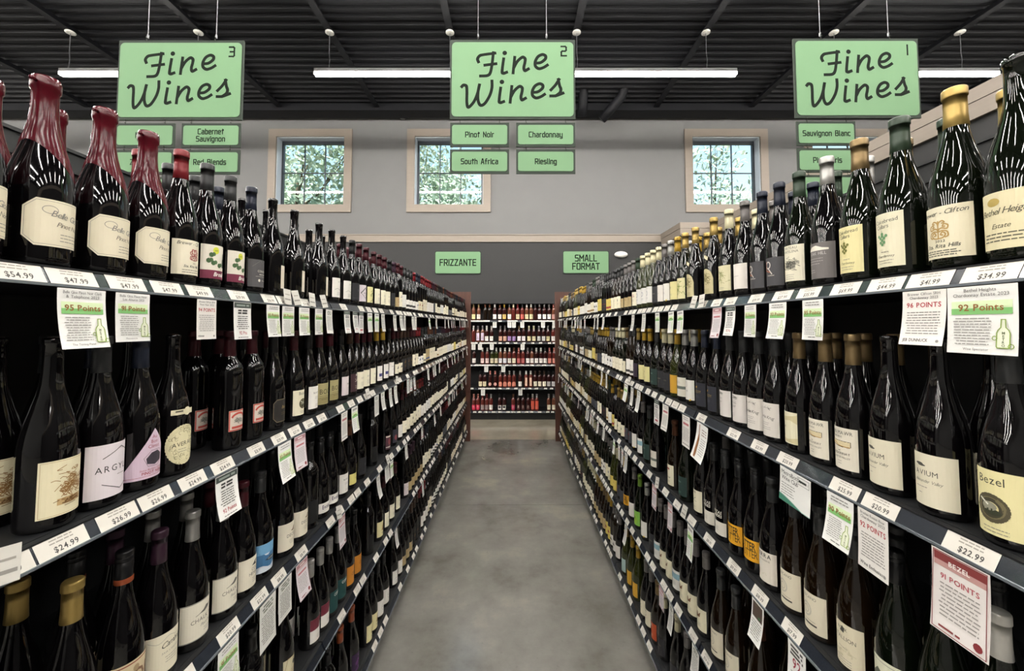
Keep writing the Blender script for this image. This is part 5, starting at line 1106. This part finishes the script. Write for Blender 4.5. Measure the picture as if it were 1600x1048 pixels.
CARDS = {   # (pixel column of the card's middle, kind, text, width, height)
 ('red', 0): [(125, 'A', '95 Points', .07, .094), (205, 'A', '91 Points', .063, .086), (321, 'C', '94 POINTS', .055, .088), (377, 'B', '92 Pts', .062, .092), (425, 'A', '92 Points', .06, .09), (449, 'A', '90 Points', .06, .09), (474, 'A', '93 Points', .06, .09), (497, 'A', '91 Points', .06, .09), (513, 'F', '', .05, .088), (541, 'B', '92 Pts', .055, .09), (554, 'B', '91 Pts', .05, .09), (563.5, 'B', '90 Pts', .055, .094), (577, 'A', '', .06, .09), (588, 'A', '', .06, .09), (597.5, 'F', '', .05, .09), (616, 'F', '', .055, .09), (626, 'F', '', .055, .09)],
 ('red', 1): [(352, 'B', '92 Points', .07, .1), (443, 'A', '93 Points', .07, .11), (467, 'P', '', .062, .105), (537, 'C', '', .062, .11), (553, 'A', '', .065, .105), (587.5, 'F', '', .058, .1), (597, 'F', '', .05, .09), (609, 'F', '', .05, .1), (617, 'F', '', .05, .1), (637, 'F', '', .05, .09)],
 ('red', 2): [(355, 'A', '91 Points', .07, .1), (417, 'F', '', .075, .125), (444, 'F', '', .07, .11), (470, 'P', '', .065, .11), (533, 'P', '', .065, .115), (590, 'F', '', .05, .11), (604, 'F', '', .08, .08)],
 ('red', 3): [(618, 'F', '', .05, .1), (660, 'F', '', .05, .1)],
 ('white', 0): [(1536, 'A', '92 Points', .085, .098), (1456, 'C', '96 POINTS', .068, .09), (1272, 'A', '95 Points', .062, .09), (1217, 'A', '93 Points', .064, .092), (1174, 'A', '93 Points', .058, .09), (1143, 'B', '92 Pts', .055, .09), (1122, 'P', '', .06, .1), (1064, 'A', '', .058, .09), (1049.5, 'A', '', .058, .09), (1028, 'A', '', .055, .09), (1007, 'F', '', .052, .09), (990, 'F', '', .05, .09), (969, 'F', '', .05, .09)],
 ('white', 1): [(1503, 'D', '91 POINTS', .078, .122), (1366, 'C', '92 POINTS', .066, .11), (1315, 'A', '90 Points', .066, .1), (1244, 'E', '', .105, .082), (1099, 'G', '', .085, .13), (1073, 'C', '', .068, .12), (1041, 'C', '', .06, .11), (1027, 'B', '', .06, .11), (999, 'F', '', .06, .11), (988.5, 'F', '', .055, .1), (979, 'A', '', .06, .1), (948, 'F', '', .05, .1), (941, 'F', '', .05, .1)],
 ('white', 2): [(1247, 'N', '92', .06, .11), (1186, 'Q', '', .055, .105), (1080, 'A', '', .055, .12), (1048, 'P', '', .055, .11), (1023.5, 'P', '', .055, .11), (979, 'F', '', .05, .11)],
 ('white', 3): [(1088, 'F', '', .06, .1), (1050, 'F', '', .05, .11), (1034, 'P', '', .06, .09), (979, 'F', '', .05, .11)],
}
ORD = ['first', 'second', 'third', 'fourth', 'fifth', 'sixth', 'seventh', 'eighth', 'ninth']
for (side, sh), lst in CARDS.items():
    sg, W, rz = SIDE[side]; rr = random.Random('card' + side + str(sh)); ys = []
    for px, kind, txt, w_, h_ in lst: ys.append((zof(px, sg * W, RAIL[sh] - .05), kind, txt, w_, h_))
    last = ys[-1][0]
    if sh < 3:
        y = last
        while y < 5.85:
            y += rr.choice([.08, .12, .2, .3, .45]); ys.append((y, rr.choice('AFFCB'), '', .052, .09))
    prev = -9; pw = 0
    for ci, (y, kind, txt, w_, h_) in enumerate(ys):
        y = max(y, prev + (pw + w_) / 2 + .002)
        if y > 5.98: break
        prev, pw = y, w_
        hi = 1 if txt and y < 1.75 else 0
        bend = rr.choice([.35, .5, .9, 2.0])
        o = mesh_obj('shelf_card', card_mesh(kind, txt if hi else '', w_, h_, hi, bend, HEAD.get((side, sh, ci))), None, (sg * (W - .0022), y, EYE + RAIL[sh] - .0035), rz + rr.uniform(-.05, .05))
        if not txt and rr.random() < .5: o.rotation_euler[1] = rr.uniform(-.09, .09)
        if hi: lab = '%s reading %s, %s %s shelf' % (CDESC[kind], {'90': 'ninety', '91': 'ninety-one', '92': 'ninety-two', '93': 'ninety-three', '94': 'ninety-four', '95': 'ninety-five', '96': 'ninety-six'}[txt[:2]] + txt[2:].lower(), side, SHW[sh])
        else: lab = '%s hung under the %s %s wine shelf' % (CDESC[kind], SHW[sh], side)
        tag(o, lab, 'shelf card', 'cards under the %s shelf of the %s rack' % (SHW[sh], side))
LOOSE = {('red', 0): [447, 463, 486, 506], ('red', 1): [2, 575, 620], ('red', 2): [528, 606], ('white', 0): [1084, 1098], ('white', 1): [983], ('white', 2): [1069, 1028]}
for (side, sh), xs in LOOSE.items():
    sg, W, rz = SIDE[side]
    for n, px in enumerate(xs):
        y = zof(px, sg * W, RAIL[sh] + .03); b = MB(); f = Flat(); f.rect(-.014, 0, .014, .046, '#b9b6ae', 1); f.up(); f.rect(-.011, .012, .011, .017, '#7f7c76', 1); f.rect(-.009, .028, .009, .031, '#8a867e', 1)
        f.mb.v = [(u, v * .25 - l * .0003 - .0045, v) for u, v, l in f.mb.v]
        o = f.mb.build('loose_tag', None, (sg * (W - .0035), y, EYE + RAIL[sh] + .003), rz + .25 * (-1 if side == 'red' else 1)); o.rotation_euler[1] = .12 * (-1) ** n
        tag(o, 'loose white price ticket leaning upright on the %s %s wine rail' % (SHW[sh], side), 'price ticket', 'upright tickets on the %s %s rail' % (SHW[sh], side))
# cards on the rosé rack
for sh, xs in enumerate([(773, 796, 803, 816, 848.5, 866), (740, 750, 768.5, 816.5), (760, 786.5), (755, 813), ()]):
    for px in xs:
        p = at(px, 510, RF)
        o = mesh_obj('shelf_card', card_mesh('F', '', .07, .105, 0, .9), None, (p.x, RF - .0022, EYE + RAIL[sh] - .0035), 0)
        tag(o, 'plain white card of grey text hung under the %s rosé wine shelf' % SHW[sh], 'shelf card', 'cards under the %s shelf of the rosé rack' % SHW[sh])

# ------------------------------------------------------------------ signs
def rounded(w, h, r, n=6):
    pts = []
    for cx, cy, a0 in ((w / 2 - r, h / 2 - r, 0), (-w / 2 + r, h / 2 - r, 90), (-w / 2 + r, -h / 2 + r, 180), (w / 2 - r, -h / 2 + r, 270)):
        pts += [(cx + r * math.cos(math.radians(a0 + 90 * i / n)), cy + r * math.sin(math.radians(a0 + 90 * i / n))) for i in range(n + 1)]
    return pts
def slab(w, h, t, m, r=0, y0=0):
    b = MB()
    if not r: b.box((-w / 2, y0, -h / 2), (w / 2, y0 + t, h / 2), m); return b
    p = rounded(w, h, r); n = len(p)
    b.face([(u, y0, v) for u, v in p], m); b.face([(u, y0 + t, v) for u, v in reversed(p)], m)
    for i in range(n):
        (a, c), (d, e2) = p[i], p[(i + 1) % n]; b.face([(a, y0, c), (a, y0 + t, c), (d, y0 + t, e2), (d, y0, e2)], m)
    return b
SD = 2.7
SGW = 201 / F * SD / 1.0
K = SGW / 1580
def hook(b, x, z0, z1): b.tube([(x - .006, -.006, z0 + .012), (x, -.008, z0 + .016), (x + .003, -.005, z0), (x - .002, 0, (z0 + z1) / 2), (x - .003, -.005, z1), (x, -.008, z1 - .016), (x + .006, -.006, z1 - .012)], .0016, 'hook_wire', 5)
def main_sign(px, py, num, word):
    p = at(px, py, SD); H = SGW * 131 / 201
    r = empty('hanging_sign', p); tag(r, 'green hanging Fine Wines sign numbered ' + word, 'sign', 'Fine Wines signs over the aisles')
    slab(SGW, H, .012, 'sign_board').build('board', r)
    s2 = slab(SGW * .972, H * .935, .003, 'sign_face', .03, -.003); s2.build('face', r)
    def sh(sts, dx, dy): return [[(a + dx, c + dy) for a, c in st] for st in sts]
    for sts, dot in ((FINE, None), (LET_I, (690, 185)), (LET_N, None), (LET_E, None), (WINES[:2], None), (sh(LET_I, -37, 379), (655, 561)), (sh(LET_N, -37, 379), None), (sh(LET_E, -37, 379), None), (WINES[2:], None)):
        f = Flat(); f.layer = 1
        for st in sts:
            pts = smooth(st, 5) if len(st) > 2 else st
            f.line([((a - 790) * K, (524 - c) * K) for a, c in pts], 37 * K, 'sign_ink')
        if dot: f.disc((dot[0] - 790) * K, (524 - dot[1]) * K, 29 * K, 'sign_ink', 16)
        f.mb.v = [(u, -.003 - .0006 * l, v) for u, v, l in f.mb.v]; f.mb.build('letter', r)
    sq_letters(r, num, (1436 - 790) * K, (524 - 222) * K, 122 * K, 'sign_ink', .17, .24, -.003, 'aisle_number')
    for sx in (-.278, .272):
        b = MB(); b.tube([(sx * SGW, .006, H / 2 + .03), (sx * SGW, .006, CEIL - p.z)], .0022, 'cable', 6); b.tube([(sx * SGW, .006, H / 2 + .02), (sx * SGW, .006, H / 2 + .045)], .006, 'cable', 8); hook(b, sx * SGW, H / 2 - .012, H / 2 + .03); b.build('suspension_cable', r)
    return p, H
def sub_sign(p, H, col, row, lines, word):
    w_, h_ = SGW * .468, SGW * .196; x = p.x + (-1 if col == 0 else 1) * SGW * .262; z = p.z - H / 2 - .024 - h_ / 2 - row * (h_ + .018)
    r = empty('category_sign', (x, SD, z)); what = ' '.join(lines)
    tag(r, 'small green sign reading %s hung under the sign numbered %s' % (what, word) if what else 'small green sign hung lowest under the sign numbered ' + word, 'sign', 'grape signs hung under the Fine Wines signs')
    slab(w_, h_, .008, 'sign_board').build('board', r); slab(w_ * .935, h_ * .80, .003, 'sign_face', .016, -.003).build('face', r)
    n = len(lines); th = .035
    for i, t in enumerate(lines):
        sq_letters(r, t, 0, (n - 1) * .026 - i * .052 - th * .5, th, 'sign_ink', .185, .27, -.003)
    for sx in (-.33, .34):
        b = MB(); hook(b, sx * w_, h_ / 2 - .012, h_ / 2 + .034); b.build('hook', r)
for px, py, num, word, subs in ((281.5, 125, '3', 'three', [(0, 0, ['Merlot']), (1, 0, ['Cabernet', 'Sauvignon']), (0, 1, ['Zinfandel']), (1, 1, ['Red Blends']), (0, 2, ['e'])]),
                                (801, 124, '2', 'two', [(0, 0, ['Pinot Noir']), (1, 0, ['Chardonnay']), (0, 1, ['South Africa']), (1, 1, ['Riesling'])]),
                                (1339, 122, '1', 'one', [(0, 0, ['Sauvignon Blanc']), (0, 1, ['Pinot Gris']), (0, 2, [])])):
    p, H = main_sign(px, py, num, word)
    for c, rw, ls in subs: sub_sign(p, H, c, rw, ls, word)
# the two signs screwed to the back wall
for px, py, ls in ((715.5, 410, ['FRIZZANTE']), (915.5, 409.5, ['SMALL', 'FORMAT'])):
    w_, h_ = 72.5 / F * BACK, 36 / F * BACK; p = at(px, py, BACK - .04)
    r = empty('wall_sign', p); tag(r, 'green wall sign reading ' + ' '.join(ls), 'sign', 'green signs on the back wall')
    slab(w_, h_, .015, 'sign_board', .03).build('board', r); slab(w_ * .97, h_ * .94, .004, 'sign_face', .03, -.004).build('face', r)
    th = .118
    for i, t in enumerate(ls):
        sq_letters(r, t, 0, (len(ls) - 1) * .082 - i * .165 - th * .5, th, 'sign_ink', .18, .26, -.004)

# ------------------------------------------------------------------ look-alikes on one rail or shelf: told apart by counting from the rack's end panel
same = {}
for o in S.objects:
    if o.parent is None and o.get('label') and o.get('group') and 'ros\u00e9' not in o['label']: same.setdefault((o['label'], o['group']), []).append(o)
for (lab, g), os_ in same.items():
    n = len(lab.split())
    if 2 <= len(os_) <= 9 and n <= 13 and 'from end' not in lab and os_[0].name.split('.')[0] in ('shelf_card', 'loose_tag', 'red_wine_bottle', 'white_wine_bottle'):
        for i, o in enumerate(sorted(os_, key=lambda q: -q.location.y)): o['label'] = lab + (', %s from end panel' if n <= 12 else ', %s from end') % ORD[i]
